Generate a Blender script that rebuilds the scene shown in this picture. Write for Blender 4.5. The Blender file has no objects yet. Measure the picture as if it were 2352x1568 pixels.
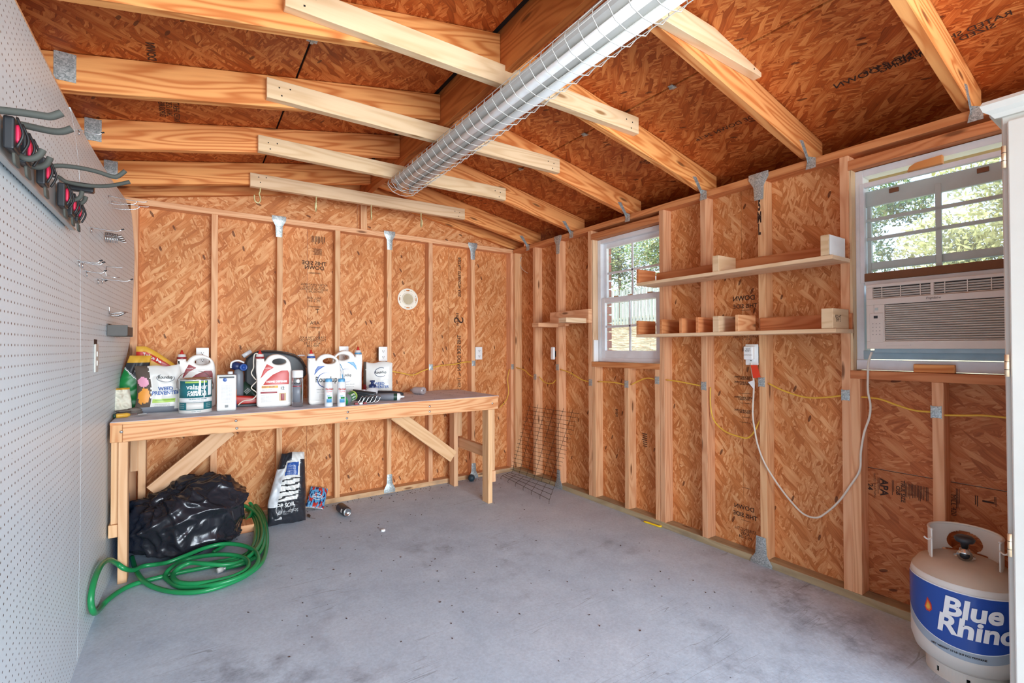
import bpy, bmesh, math, random
from mathutils import Vector, Matrix, noise
from math import sin, cos, pi, radians, sqrt
random.seed(7)
scene = bpy.context.scene
COL = scene.collection

# ------------------------------------------------------------------ camera, world, sun, exposure
F, YAW, PIT, ROL, EYE = 1090.7, radians(34.097), radians(.7186), radians(-.1336), 1.198
FW = Vector((sin(YAW)*cos(PIT), cos(YAW)*cos(PIT), sin(PIT)))
_r = Vector((cos(YAW), -sin(YAW), 0)); _u = _r.cross(FW)
RT = _r*cos(ROL) + _u*sin(ROL); UP = -_r*sin(ROL) + _u*cos(ROL)
CAM = Vector((0, 0, EYE))
cam = bpy.data.cameras.new('camera'); cam.sensor_width = 36; cam.lens = 36*F/2352; cam.clip_start = .02; cam.clip_end = 300
camo = bpy.data.objects.new('camera', cam); COL.objects.link(camo)
camo.matrix_world = Matrix.Translation(CAM) @ Matrix((RT, UP, -FW)).transposed().to_4x4()
scene.camera = camo

w = bpy.data.worlds.new('sky'); scene.world = w; w.use_nodes = True
nt = w.node_tree; nt.nodes.clear()
sky = nt.nodes.new('ShaderNodeTexSky'); sky.sky_type = 'NISHITA'; sky.sun_disc = False
sky.sun_elevation = radians(48); sky.sun_rotation = radians(-75); sky.air_density = 1.0; sky.dust_density = 2.0; sky.ozone_density = 1.0
bg = nt.nodes.new('ShaderNodeBackground'); bg.inputs[1].default_value = .55
wo = nt.nodes.new('ShaderNodeOutputWorld'); nt.links.new(sky.outputs[0], bg.inputs[0]); nt.links.new(bg.outputs[0], wo.inputs[0])

sun = bpy.data.lights.new('sun', 'SUN'); sun.energy = 1.9; sun.angle = radians(.6); sun.color = (1, .95, .86)
so = bpy.data.objects.new('sun', sun); COL.objects.link(so)
so.rotation_euler = Vector((-.55, -.20, .80)).to_track_quat('Z', 'Y').to_euler()

# daylight through the wide door opening behind the camera
da = bpy.data.lights.new('door_daylight', 'AREA'); da.shape = 'RECTANGLE'; da.size = 3.0; da.size_y = 2.0; da.energy = 330; da.color = (.84, .93, 1)
do = bpy.data.objects.new('door_daylight', da); COL.objects.link(do)
do.location = (.95, -3.0, 1.15); do.rotation_euler = (radians(92), 0, 0)

scene.view_settings.view_transform = 'Standard'; scene.view_settings.look = 'None'
scene.view_settings.exposure = .34; scene.view_settings.gamma = 1; scene.view_settings.use_curve_mapping = False
scene.cycles.max_bounces = 10; scene.cycles.diffuse_bounces = 7; scene.cycles.transparent_max_bounces = 12
scene.cycles.sample_clamp_indirect = 6; scene.cycles.caustics_refractive = False; scene.cycles.caustics_reflective = False

def P(u, v, ax, val):
    """point where the sight line of pixel (u, v) meets the plane coordinate[ax] = val"""
    d = FW + RT*((u-1176)/F) + UP*((784-v)/F)
    return CAM + d*((val-CAM[ax])/d[ax])

# ------------------------------------------------------------------ materials
def srgb(r, g, b):
    f = lambda c: (c/255/12.92) if c/255 <= .04045 else ((c/255+.055)/1.055)**2.4
    return (f(r), f(g), f(b), 1)

class NT:
    def __init__(s, name):
        s.m = bpy.data.materials.new(name); s.m.use_nodes = True; s.t = s.m.node_tree
        s.b = s.t.nodes['Principled BSDF']; s.uvo = None
    def n(s, typ, **k):
        x = s.t.nodes.new(typ)
        for a, v in k.items(): setattr(x, a, v)
        return x
    def l(s, a, b): s.t.links.new(a, b)
    def setin(s, node, i, v):
        if v is None: return
        if hasattr(v, 'is_output') or hasattr(v, 'links'): s.l(v, node.inputs[i])
        else: node.inputs[i].default_value = v
    def math(s, op, a, b=None, c=None, clamp=False):
        x = s.n('ShaderNodeMath', operation=op); x.use_clamp = clamp
        s.setin(x, 0, a); s.setin(x, 1, b); s.setin(x, 2, c); return x.outputs[0]
    def mix(s, f, a, b, blend='MIX'):
        x = s.n('ShaderNodeMixRGB', blend_type=blend); s.setin(x, 0, f); s.setin(x, 1, a); s.setin(x, 2, b); return x.outputs[0]
    def uv(s):
        if s.uvo is None: s.uvo = s.n('ShaderNodeUVMap').outputs[0]
        return s.uvo
    def obj(s): return s.n('ShaderNodeTexCoord').outputs['Object']
    def rnd(s): return s.n('ShaderNodeObjectInfo').outputs['Random']
    def map(s, v, loc=(0, 0, 0), rot=(0, 0, 0), scale=(1, 1, 1)):
        x = s.n('ShaderNodeMapping'); s.l(v, x.inputs[0]); s.setin(x, 1, loc); s.setin(x, 2, rot); s.setin(x, 3, scale); return x.outputs[0]
    def noise(s, v, scale=5, det=3, rough=.5, dist=0, col=False):
        x = s.n('ShaderNodeTexNoise'); s.l(v, x.inputs['Vector']); x.inputs['Scale'].default_value = scale
        x.inputs['Detail'].default_value = det; x.inputs['Roughness'].default_value = rough; x.inputs['Distortion'].default_value = dist
        return x.outputs['Color' if col else 'Fac']
    def vor(s, v, scale=5, feat='F1', rand=1, dim='3D'):
        x = s.n('ShaderNodeTexVoronoi', feature=feat, voronoi_dimensions=dim); s.l(v, x.inputs['Vector']); x.inputs['Scale'].default_value = scale
        x.inputs['Randomness'].default_value = rand; return x
    def ramp(s, f, stops, interp='LINEAR'):
        x = s.n('ShaderNodeValToRGB'); s.l(f, x.inputs[0]); cr = x.color_ramp; cr.interpolation = interp
        while len(cr.elements) < len(stops): cr.elements.new(.5)
        for e, (p, c) in zip(cr.elements, stops): e.position = p; e.color = c if len(c) == 4 else (*c, 1)
        return x.outputs[0]
    def rng(s, f, a, b, c, d):
        x = s.n('ShaderNodeMapRange'); s.l(f, x.inputs[0])
        for i, v in enumerate((a, b, c, d)): x.inputs[i+1].default_value = v
        return x.outputs[0]
    def sep(s, v):
        x = s.n('ShaderNodeSeparateXYZ'); s.l(v, x.inputs[0]); return x.outputs
    def comb(s, x_, y_, z_=0):
        x = s.n('ShaderNodeCombineXYZ'); s.setin(x, 0, x_); s.setin(x, 1, y_); s.setin(x, 2, z_); return x.outputs[0]
    def bump(s, h, st=.3, d=.002):
        x = s.n('ShaderNodeBump'); x.inputs['Strength'].default_value = st; x.inputs['Distance'].default_value = d
        s.l(h, x.inputs['Height']); s.l(x.outputs[0], s.b.inputs['Normal'])
    def out(s, col=None, rough=None, metal=None, spec=None):
        s.setin(s.b, 'Base Color', col); s.setin(s.b, 'Roughness', rough); s.setin(s.b, 'Metallic', metal); s.setin(s.b, 'Specular IOR Level', spec); return s.m

def flat(name, c, rough=.5, metal=0, spec=.5, vary=.06, scale=14):
    """plain coloured surface with a little mottling"""
    m = NT(name); nz = m.noise(m.obj(), scale, 4)
    k = m.rng(nz, .3, .7, 1-vary, 1+vary)
    col = m.mix(1, srgb(*c), m.comb(k, k, k), 'MULTIPLY')
    return m.out(col, rough, metal, spec)

def osb(name, dark, mid, light, ang=0, bright=1):
    m = NT(name); uv = m.uv()
    off = m.math('MULTIPLY', m.rnd(), 37)
    base = m.map(uv, loc=(0, 0, 0))
    va = m.n('ShaderNodeVectorMath', operation='ADD'); m.l(base, va.inputs[0]); m.l(m.comb(off, off, 0), va.inputs[1]); base = va.outputs[0]
    wob = m.noise(base, 7, 2, .5, col=True)
    vs = m.n('ShaderNodeVectorMath', operation='SCALE'); m.l(wob, vs.inputs[0]); vs.inputs['Scale'].default_value = .035
    vb = m.n('ShaderNodeVectorMath', operation='ADD'); m.l(base, vb.inputs[0]); m.l(vs.outputs[0], vb.inputs[1]); base = vb.outputs[0]
    cur = None; hgt = None
    angs = [50, -50, 120, 70, -78, -28, 38, -11, 20, -42]
    for i, a in enumerate(angs):
        c = m.map(m.map(base, rot=(0, 0, radians(a+ang))), loc=(i*3.7, i*1.9, 0), scale=((11, 46, 1), (14, 74, 1), (20, 110, 1))[i % 3])
        v = m.vor(c, 1, dim='2D')
        r = m.sep(v.outputs['Color'])
        grain = m.noise(m.map(c, scale=(.5, 4, 1)), 1.0, 3, .6)
        tone = m.math('ADD', m.math('MULTIPLY', r[0], .46), m.math('MULTIPLY', grain, .62))
        edge = m.rng(v.outputs['Distance'], .1, .8, 1, .80)
        tone = m.math('MULTIPLY', tone, edge)
        if cur is None: cur = tone; hgt = r[1]
        else:
            g = m.math('GREATER_THAN', r[2], .60)
            cur = m.mix(g, cur, tone); hgt = m.mix(g, hgt, r[1])
    col = m.ramp(cur, [(.16, srgb(*dark)), (.44, srgb(*mid)), (.74, srgb(*light))])
    big = m.rng(m.noise(base, 2.2, 3), .3, .7, .88, 1.1)
    col = m.mix(1, col, m.comb(big, big, big), 'MULTIPLY')
    # sparse dark splits and knots
    kn = m.vor(m.map(m.map(base, rot=(0, 0, radians(20+ang))), scale=(9, 26, 1)), 1, dim='2D')
    kmask = m.math('MULTIPLY', m.math('LESS_THAN', kn.outputs['Distance'], .17), m.math('GREATER_THAN', m.sep(kn.outputs['Color'])[0], .95))
    col = m.mix(m.math('MULTIPLY', kmask, .8), col, srgb(84, 36, 14))
    h = m.math('ADD', m.math('MULTIPLY', hgt, .6), m.math('MULTIPLY', cur, .6))
    m.bump(h, .45, .003)
    return m.out(col, .62, 0, .35)

def lumber(name, dark, light, ring=9, contrast=1, knot=(110, 62, 30), rough=.6, grime=None):
    m = NT(name); uv = m.uv(); off = m.math('MULTIPLY', m.rnd(), 61)
    va = m.n('ShaderNodeVectorMath', operation='ADD'); m.l(uv, va.inputs[0]); m.l(m.comb(off, off, off), va.inputs[1]); b = va.outputs[0]
    kv = m.vor(m.map(b, scale=(2.2, 9, 1)), 1, dim='2D')
    kr = m.math('GREATER_THAN', m.sep(kv.outputs['Color'])[1], .74)
    kd = kv.outputs['Distance']
    kin = m.math('MULTIPLY', kr, m.rng(kd, .03, .30, 1, 0))
    h = m.noise(m.map(b, scale=(.8, 8.5, 1)), 1, 2, .4)
    h = m.math('ADD', m.math('MULTIPLY', h, ring), m.math('MULTIPLY', kin, 1.1))
    sn = m.math('SINE', m.math('MULTIPLY', h, 6.283))
    sn = m.math('ADD', m.math('MULTIPLY', sn, .5), .5)
    sn = m.math('POWER', sn, 1.8)
    fine = m.noise(m.map(b, scale=(3, 120, 1)), 1, 3, .6)
    f = m.math('ADD', m.math('MULTIPLY', sn, .55*contrast), m.math('MULTIPLY', fine, .35))
    col = m.mix(m.math('MINIMUM', f, 1), srgb(*light), srgb(*dark))
    core = m.math('MULTIPLY', kr, m.rng(kd, .05, .11, 1, 0))
    col = m.mix(m.math('MULTIPLY', core, .85), col, srgb(*knot))
    # board to board tone
    t = m.rng(m.rnd(), 0, 1, .9, 1.08)
    col = m.mix(1, col, m.comb(t, m.math('MULTIPLY', t, m.rng(m.math('FRACT', m.math('MULTIPLY', m.rnd(), 7.3)), 0, 1, .96, 1.03)), t), 'MULTIPLY')
    if grime:
        gz = m.rng(m.noise(b, 4, 4, .6), .5, .72, 0, .55); col = m.mix(gz, col, srgb(*grime))
    m.bump(m.math('ADD', m.math('MULTIPLY', f, .5), fine), .2, .0012)
    return m.out(col, rough, 0, .3)

def concrete():
    m = NT('grey_concrete'); o = m.obj()
    n1 = m.noise(o, 1.1, 5, .6); n2 = m.noise(o, 5, 6, .65); n3 = m.noise(o, 90, 3, .6)
    col = m.ramp(n2, [(.3, srgb(178, 194, 208)), (.7, srgb(198, 214, 226))])
    st = m.math('MULTIPLY', m.rng(n1, .53, .66, 0, 1), m.rng(m.noise(o, 9, 6, .7), .42, .68, 0, 1))
    col = m.mix(m.math('MULTIPLY', st, .8), col, srgb(118, 122, 134))
    warm = m.rng(m.noise(m.map(o, loc=(5, 2, 0)), .8, 3), .45, .7, 0, .35)
    col = m.mix(warm, col, srgb(206, 206, 208))
    g = m.rng(n3, .3, .7, .9, 1.08); col = m.mix(1, col, m.comb(g, g, g), 'MULTIPLY')
    sp = m.vor(m.map(o, scale=(1, 1, 0)), 17); s2 = m.math('MULTIPLY', m.math('LESS_THAN', sp.outputs['Distance'], .045), m.math('GREATER_THAN', m.sep(sp.outputs['Color'])[0], .8))
    col = m.mix(m.math('MULTIPLY', s2, .75), col, srgb(62, 60, 62))
    # a few trowel scratches
    wv = m.noise(m.map(o, rot=(0, 0, .55), scale=(.5, 9, 1)), 1.6, 2, .5)
    line = m.math('MULTIPLY', m.math('LESS_THAN', m.math('ABSOLUTE', m.math('SUBTRACT', wv, .5)), .0035), m.rng(m.noise(o, 2.2, 2), .52, .6, 0, .45))
    col = m.mix(line, col, srgb(118, 118, 124))
    m.bump(m.math('ADD', n3, m.math('MULTIPLY', n2, 2)), .3, .002)
    return m.out(col, .8, 0, .3)

def pegboard():
    m = NT('white_pegboard'); uv = m.uv(); s = m.sep(uv)
    fu = m.math('SUBTRACT', m.math('FRACT', m.math('MULTIPLY', s[0], 1/.0254)), .5)
    fv = m.math('SUBTRACT', m.math('FRACT', m.math('MULTIPLY', s[1], 1/.0254)), .5)
    d = m.math('SQRT', m.math('ADD', m.math('MULTIPLY', fu, fu), m.math('MULTIPLY', fv, fv)))
    hole = m.math('LESS_THAN', d, .115)
    nz = m.rng(m.noise(uv, 2, 4), .3, .7, .95, 1.03)
    col = m.mix(1, srgb(218, 232, 238), m.comb(nz, nz, nz), 'MULTIPLY')
    sc = m.rng(m.noise(m.map(uv, scale=(1, 5, 1)), 9, 5, .7), .66, .72, 0, .5)
    col = m.mix(sc, col, srgb(180, 176, 170))
    col = m.mix(hole, col, srgb(86, 66, 54))
    m.bump(m.math('SUBTRACT', 1, hole), .6, .003)
    return m.out(col, .42, 0, .4)

def galv():
    m = NT('galvanised_steel'); o = m.obj()
    v = m.vor(o, 190); c = m.ramp(m.sep(v.outputs['Color'])[0], [(0, srgb(150, 160, 160)), (1, srgb(208, 215, 214))])
    sp = m.vor(o, 110); dots = m.math('MULTIPLY', m.math('LESS_THAN', sp.outputs['Distance'], .2), .55)
    c = m.mix(dots, c, srgb(70, 76, 80))
    return m.out(c, .42, .6, .5)

M = {}
M['osb'] = osb('osb_wall', (166, 92, 44), (206, 130, 72), (232, 174, 120))
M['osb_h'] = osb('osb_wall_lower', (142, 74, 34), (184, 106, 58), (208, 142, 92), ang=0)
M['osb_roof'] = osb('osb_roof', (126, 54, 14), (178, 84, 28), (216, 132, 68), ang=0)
M['stud'] = lumber('stud_pine', (200, 130, 82), (236, 186, 140), 12, .75)
M['rafter'] = lumber('rafter_pine', (188, 100, 42), (240, 170, 102), 13, 1.2)
M['redpine'] = lumber('red_pine', (176, 96, 50), (216, 146, 94), 12, .9)
M['ridge'] = lumber('ridge_pine', (160, 80, 34), (206, 126, 66), 12, 1)
M['pale'] = lumber('pale_pine', (200, 158, 112), (232, 202, 164), 11, .7, knot=(140, 96, 52))
M['sillpine'] = lumber('sill_pine', (190, 140, 96), (224, 182, 140), 6, .7, grime=(120, 112, 100))
M['benchwood'] = lumber('bench_pine', (200, 122, 70), (238, 184, 134), 12, 1.1)
M['legwood'] = lumber('leg_pine', (208, 152, 104), (236, 192, 148), 10, .7)
M['treated'] = lumber('treated_sill', (140, 120, 90), (180, 160, 128), 9, .7, grime=(120, 112, 96))
M['fencewood'] = lumber('fence_wood', (96, 108, 100), (150, 162, 154), 5, .6)
M['benchtop'] = flat('grey_bench_ply', (216, 218, 226), .85, vary=.14, scale=9)
M['concrete'] = concrete()
M['peg'] = pegboard()
M['galv'] = galv()
M['black'] = flat('black_gap', (22, 18, 18), .8)
M['vinyl'] = flat('white_vinyl', (226, 226, 228), .35)
M['white'] = flat('white_plastic', (238, 238, 236), .3, vary=.02)
M['cream'] = flat('cream_paint', (202, 199, 190), .4, vary=.05, scale=4)
M['chrome'] = flat('bright_steel', (205, 208, 210), .22, 1, vary=.05)
M['darksteel'] = flat('dark_wire', (58, 50, 46), .5, .6)
M['rubber'] = flat('dark_rubber', (74, 76, 70), .75)
M['blackp'] = flat('black_plastic', (34, 36, 40), .35)
M['pink'] = flat('magenta_plastic', (232, 40, 84), .4)
M['alu'] = flat('aluminium_rail', (176, 176, 174), .35, .4)
M['yellowcable'] = flat('yellow_cable', (232, 184, 66), .45)
M['whitecord'] = flat('white_cord', (222, 212, 196), .5)
M['ink'] = flat('stamp_ink', (60, 34, 22), .8, vary=.3, scale=60)
M['brick'] = flat('brick_red', (176, 112, 92), .85, vary=.15, scale=40)
M['mortar'] = flat('mortar', (206, 198, 186), .9)
M['grass'] = flat('dry_lawn', (176, 170, 132), .95, vary=.3, scale=3)
M['straw'] = flat('pine_straw', (170, 130, 88), .95, vary=.4, scale=8)
M['leaf'] = flat('leaves', (112, 148, 84), .6, vary=.5, scale=2)
M['leaf2'] = flat('yellow_leaves', (176, 182, 124), .6, vary=.4, scale=2)
M['bark'] = flat('bark', (110, 90, 72), .9, vary=.3)
M['soffit'] = flat('soffit_board', (226, 208, 168), .7)

def glass(name, tint, rough, alpha):
    m = NT(name); m.out((*tint, 1), rough, 0, .5); m.b.inputs['Transmission Weight'].default_value = 0
    m.b.inputs['Alpha'].default_value = alpha; return m.m
M['glass'] = glass('window_glass', (.9, .95, .95), .03, .10)
M['glass_haze'] = glass('dusty_glass', (.9, .94, .92), .3, .20)

# ------------------------------------------------------------------ geometry helpers
def obj(name, verts, faces, mat, parent=None, uvs=None, loc=(0, 0, 0), smooth=False, kind=None, label=None, mats=None, midx=None):
    me = bpy.data.meshes.new(name); me.from_pydata([tuple(v) for v in verts], [], faces)
    if uvs:
        uvl = me.uv_layers.new(name='UVMap'); flatuv = []
        for f in uvs:
            for a in f: flatuv += [a[0], a[1]]
        uvl.data.foreach_set('uv', flatuv)
    for x in (mats or [mat]): me.materials.append(M[x] if isinstance(x, str) else x)
    if midx: me.polygons.foreach_set('material_index', midx)
    if smooth: me.polygons.foreach_set('use_smooth', [True]*len(me.polygons))
    me.update()
    o = bpy.data.objects.new(name, me); COL.objects.link(o); o.location = loc
    if parent: o.parent = parent
    if kind: o['kind'] = kind
    if label: o['label'] = label
    return o

def tag(o, label, cat, group=None):
    o['label'] = label; o['category'] = cat
    if group: o['group'] = group
    return o
def thing(name, label, cat, loc=(0, 0, 0), rz=0, group=None, rot=None):
    o = bpy.data.objects.new(name, None); COL.objects.link(o); o.location = loc
    o.rotation_euler = rot if rot else (0, 0, rz); o.empty_display_size = .05
    return tag(o, label, cat, group)
def struct(name):
    o = bpy.data.objects.new(name, None); COL.objects.link(o); o['kind'] = 'structure'; return o
def copy_tree(o, parent=None, **kw):
    c = o.copy(); COL.objects.link(c); c.parent = parent
    for k, v in kw.items(): c[k] = v
    for ch in list(o.children): copy_tree(ch, c)
    return c

FACES = [(0, 3, 2, 1), (4, 5, 6, 7), (0, 1, 5, 4), (1, 2, 6, 5), (2, 3, 7, 6), (3, 0, 4, 7)]
def boxgeo(sx, sy, sz, grain=None):
    """box centred on 0; uv in metres, u along axis `grain` (longest by default)"""
    hx, hy, hz = sx/2, sy/2, sz/2
    vs = [Vector(p) for p in ((-hx, -hy, -hz), (hx, -hy, -hz), (hx, hy, -hz), (-hx, hy, -hz), (-hx, -hy, hz), (hx, -hy, hz), (hx, hy, hz), (-hx, hy, hz))]
    g = grain if grain is not None else max(range(3), key=lambda i: (sx, sy, sz)[i])
    uvs = []
    for k, f in enumerate(FACES):
        n = 2 if k < 2 else (1 if k in (2, 4) else 0)
        a = [i for i in range(3) if i != n]
        if g in a: a.remove(g); ua, va = g, a[0]
        else: ua, va = a
        uvs.append([(vs[i][ua]+k*.37, vs[i][va]+k*.53) for i in f])
    return vs, list(FACES), uvs
def bevel(o, w_, seg=1):
    b = o.modifiers.new('bevel', 'BEVEL'); b.width = w_; b.segments = seg; b.limit_method = 'ANGLE'; b.angle_limit = radians(40); return o
def box(name, x0, x1, y0, y1, z0, z1, mat, parent=None, grain=None, bev=0, seg=1, **k):
    vs, fs, uvs = boxgeo(abs(x1-x0), abs(y1-y0), abs(z1-z0), grain)
    o = obj(name, vs, fs, mat, parent, uvs, loc=((x0+x1)/2, (y0+y1)/2, (z0+z1)/2), **k)
    if bev: bevel(o, bev, seg)
    return o
def beam(name, A, B, wv, wd, th, mat, parent=None, bev=.0015, **k):
    """board from A to B; wv = direction of its wide side (width wd), th its thickness"""
    A, B = Vector(A), Vector(B); d = B-A; x = d.normalized(); z = Vector(wv); z = (z-x*z.dot(x)).normalized(); y = z.cross(x)
    vs, fs, uvs = boxgeo(d.length, th, wd, 0)
    o = obj(name, vs, fs, mat, parent, uvs, **k)
    o.matrix_local = Matrix.Translation((A+B)/2) @ Matrix((x, y, z)).transposed().to_4x4()
    if bev: bevel(o, bev)
    return o

class MB:
    """collects pieces of one mesh"""
    def __init__(s): s.v = []; s.f = []; s.u = []; s.mi = []
    def add(s, vs, fs, uvs=None, mi=0):
        n = len(s.v); s.v += [Vector(v) for v in vs]; s.f += [tuple(i+n for i in f) for f in fs]
        s.u += uvs if uvs else [[(s.v[i+n].x+s.v[i+n].y, s.v[i+n].z) for i in f] for f in fs]; s.mi += [mi]*len(fs); return s
    def box(s, x0, x1, y0, y1, z0, z1, mi=0):
        vs, fs, uvs = boxgeo(x1-x0, y1-y0, z1-z0); c = Vector(((x0+x1)/2, (y0+y1)/2, (z0+z1)/2)); return s.add([v+c for v in vs], fs, uvs, mi)
    def tube(s, pts, r, n=8, closed=False, cap=True, mi=0):
        pts = [Vector(p) for p in pts]; N = len(pts); rr = r if hasattr(r, '__len__') else [r]*N; vs = []; fs = []; uvs = []
        t0 = (pts[1]-pts[0]).normalized(); a = Vector((0, 0, 1)) if abs(t0.z) < .9 else Vector((1, 0, 0)); nx = t0.cross(a).normalized(); L = 0; Ls = []
        for i, p in enumerate(pts):
            t = ((pts[(i+1) % N]-pts[i-1]) if closed else (pts[min(i+1, N-1)]-pts[max(i-1, 0)])).normalized()
            nx = (nx-t*nx.dot(t)).normalized(); ny = t.cross(nx)
            if i: L += (p-pts[i-1]).length
            Ls.append(L)
            for k in range(n):
                an = 2*pi*k/n; vs.append(p+nx*cos(an)*rr[i]+ny*sin(an)*rr[i])
        for i in range(N if closed else N-1):
            j = (i+1) % N
            for k in range(n):
                k2 = (k+1) % n; fs.append((i*n+k, i*n+k2, j*n+k2, j*n+k)); uvs.append([(Ls[i], k/n), (Ls[i], (k+1)/n), (Ls[j], (k+1)/n), (Ls[j], k/n)])
        if cap and not closed:
            fs.append(tuple(range(n-1, -1, -1))); uvs.append([(0, 0)]*n); fs.append(tuple((N-1)*n+k for k in range(n))); uvs.append([(0, 0)]*n)
        return s.add(vs, fs, uvs, mi)
    def lathe(s, prof, n=24, mi=0, c=(0, 0, 0), a0=0, a1=2*pi, axis=None):
        """prof: (radius, height); spun about z"""
        c = Vector(c); full = abs(a1-a0-2*pi) < 1e-6; m_ = n if full else n+1; vs = []; fs = []; uvs = []
        for r, z in prof:
            for k in range(m_):
                an = a0+(a1-a0)*k/n; vs.append(c+Vector((r*cos(an), r*sin(an), z)))
        for i in range(len(prof)-1):
            for k in range(n):
                k2 = (k+1) % m_; fs.append((i*m_+k, i*m_+k2, (i+1)*m_+k2, (i+1)*m_+k)); uvs.append([(k/n, i), ((k+1)/n, i), ((k+1)/n, i+1), (k/n, i+1)])
        return s.add(vs, fs, uvs, mi)
    def xf(s, mat): s.v = [mat @ v for v in s.v]; return s
    def build(s, name, mat, parent=None, smooth=False, **k):
        mats = mat if isinstance(mat, (list, tuple)) else None
        return obj(name, s.v, s.f, None if mats else mat, parent, s.u, smooth=smooth, mats=mats, midx=s.mi if mats else None, **k)

def smooth_path(pts, n=6, closed=False):
    """Catmull-Rom through pts"""
    pts = [Vector(p) for p in pts]; N = len(pts); out = []
    for i in range(N if closed else N-1):
        g = lambda j: pts[j % N] if closed else pts[max(0, min(N-1, j))]
        p0, p1, p2, p3 = g(i-1), g(i), g(i+1), g(i+2)
        for k in range(n):
            t = k/n; out.append(.5*((2*p1)+(p2-p0)*t+(2*p0-5*p1+4*p2-p3)*t*t+(3*p1-p0-3*p2+p3)*t**3))
    if not closed: out.append(pts[-1])
    return out
def tube(name, pts, r, mat, parent=None, n=8, res=6, closed=False, straight=False, **k):
    p = [Vector(q) for q in pts] if straight else smooth_path(pts, res, closed)
    return MB().tube(p, r, n, closed).build(name, mat, parent, smooth=True, **k)

_tc = {}
def text_geo(s, size, bold=0, align='CENTER', shear=0):
    key = (s, size, bold, align, shear)
    if key not in _tc:
        cu = bpy.data.curves.new('t', 'FONT'); cu.body = s; cu.size = size; cu.align_x = align; cu.align_y = 'CENTER'; cu.offset = bold; cu.resolution_u = 3 if size < .05 else 5; cu.shear = shear; cu.space_line = .82
        o = bpy.data.objects.new('t', cu); me = o.to_mesh()
        _tc[key] = ([v.co.copy() for v in me.vertices], [tuple(p.vertices) for p in me.polygons])
        o.to_mesh_clear(); bpy.data.objects.remove(o); bpy.data.curves.remove(cu)
    return _tc[key]
def lettering(s, size, fn, mat, parent, name='lettering', bold=0, align='CENTER', shear=0, mirror=False, xs=1):
    vs, fs = text_geo(s, size, bold, align, shear)
    if not vs: return None
    sx = (-1 if mirror else 1)*xs
    o = obj(name, [fn(v.x*sx, v.y) for v in vs], fs, mat, parent)
    return o
def slab(name, outline, holes, depth, bev, mat, parent=None, res=3, loc=(0, 0, 0), smooth=True, plane='XZ', **k):
    """rounded flat body from a 2D outline (x, z) with holes, thickness `depth` along y"""
    cu = bpy.data.curves.new('s', 'CURVE'); cu.dimensions = '2D'; cu.fill_mode = 'BOTH'
    for ring in [outline]+list(holes):
        sp = cu.splines.new('POLY'); sp.points.add(len(ring)-1); sp.use_cyclic_u = True
        for p, q in zip(sp.points, ring): p.co = (q[0], q[1], 0, 1)
    cu.extrude = max(depth/2-bev, .0001); cu.bevel_depth = bev; cu.bevel_resolution = res; cu.offset = -bev
    o = bpy.data.objects.new('s', cu); me = o.to_mesh()
    vs = [Vector((v.co.x, v.co.z, v.co.y)) if plane == 'XZ' else v.co.copy() for v in me.vertices]
    fs = [tuple(p.vertices)[::-1] if plane == 'XZ' else tuple(p.vertices) for p in me.polygons]
    o.to_mesh_clear(); bpy.data.objects.remove(o); bpy.data.curves.remove(cu)
    ob = obj(name, vs, fs, mat, parent, loc=loc, **k)
    if smooth:
        bm = bmesh.new(); bm.from_mesh(ob.data); bmesh.ops.remove_doubles(bm, verts=bm.verts, dist=1e-5)
        for f in bm.faces: f.smooth = True
        for e in bm.edges:
            if len(e.link_faces) == 2 and e.calc_face_angle(0) > radians(50): e.smooth = False
        bm.to_mesh(ob.data); bm.free()
    return ob
def ell(cx, cy, rx, ry, n=24, a0=0, a1=2*pi): return [(cx+rx*cos(a0+(a1-a0)*i/n), cy+ry*sin(a0+(a1-a0)*i/n)) for i in range(n)]
def round_poly(pts, r=.01, n=4):
    """polygon with its corners rounded; r one radius or one per corner"""
    out = []; N = len(pts)
    for i, p in enumerate(pts):
        p = Vector(p); a = Vector(pts[i-1])-p; b = Vector(pts[(i+1) % N])-p; rr = r[i] if hasattr(r, '__len__') else r
        rr = min(rr, a.length*.49, b.length*.49); A = p+a.normalized()*rr; B = p+b.normalized()*rr
        for k in range(n+1):
            t = k/n; q = A*(1-t)**2+p*2*t*(1-t)+B*t*t; out.append((q.x, q.y))
    return out
# ------------------------------------------------------------------ the room shell
XL, XR, YB, TP = -.400, 2.6015, 3.8216, 2.151     # stud faces left / right / back, top of the wall plates
SD, ST = .080, .038                                 # stud depth, stud thickness
OXR, OYB = XR+SD, YB+SD                             # sheathing faces
RX, RZ, SL = 1.15, 2.452, .195                      # ridge: x, rafter underside height, slope
YF = -1.3                                           # open front of the shed
def under(x): return RZ-SL*abs(x-RX)

floor = box('floor', XL-.2, XR+.2, YF-.1, YB+.25, -.12, 0, 'concrete'); floor['kind'] = 'structure'
wb, wr, wl, ce = struct('wall_back'), struct('wall_right'), struct('wall_left'), struct('ceiling')

# back wall: sheathing sheets, plates, studs
sx = [XL-.1, .74, 1.945, OXR]
for a, b in zip(sx, sx[1:]):
    box('osb_panel', a+.001, b-.001, OYB, OYB+.011, 0, 2.14, 'osb', wb, grain=2)
sx = [XL-.1, 1.12, OXR]
for a, b in zip(sx, sx[1:]): box('osb_panel', a+.001, b-.001, OYB, OYB+.011, 2.143, 2.6, 'osb', wb, grain=0)
box('bottom_plate', XL-.08, XR, YB, OYB, 0, ST, 'sillpine', wb, bev=.0015)
box('top_plate', XL-.08, XR, YB, OYB, TP-ST, TP, 'stud', wb, bev=.0015)
for u in (484.5, 635.7, 769.6, 889, 984.7, 1082.9):
    x = P(u, 784, 1, YB).x; box('stud', x, x+ST, YB, OYB, ST, TP-ST, 'stud', wb, bev=.0015)
box('stud', -.318, -.279, YB, OYB, ST, TP-ST, 'stud', wb, bev=.0015)
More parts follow.
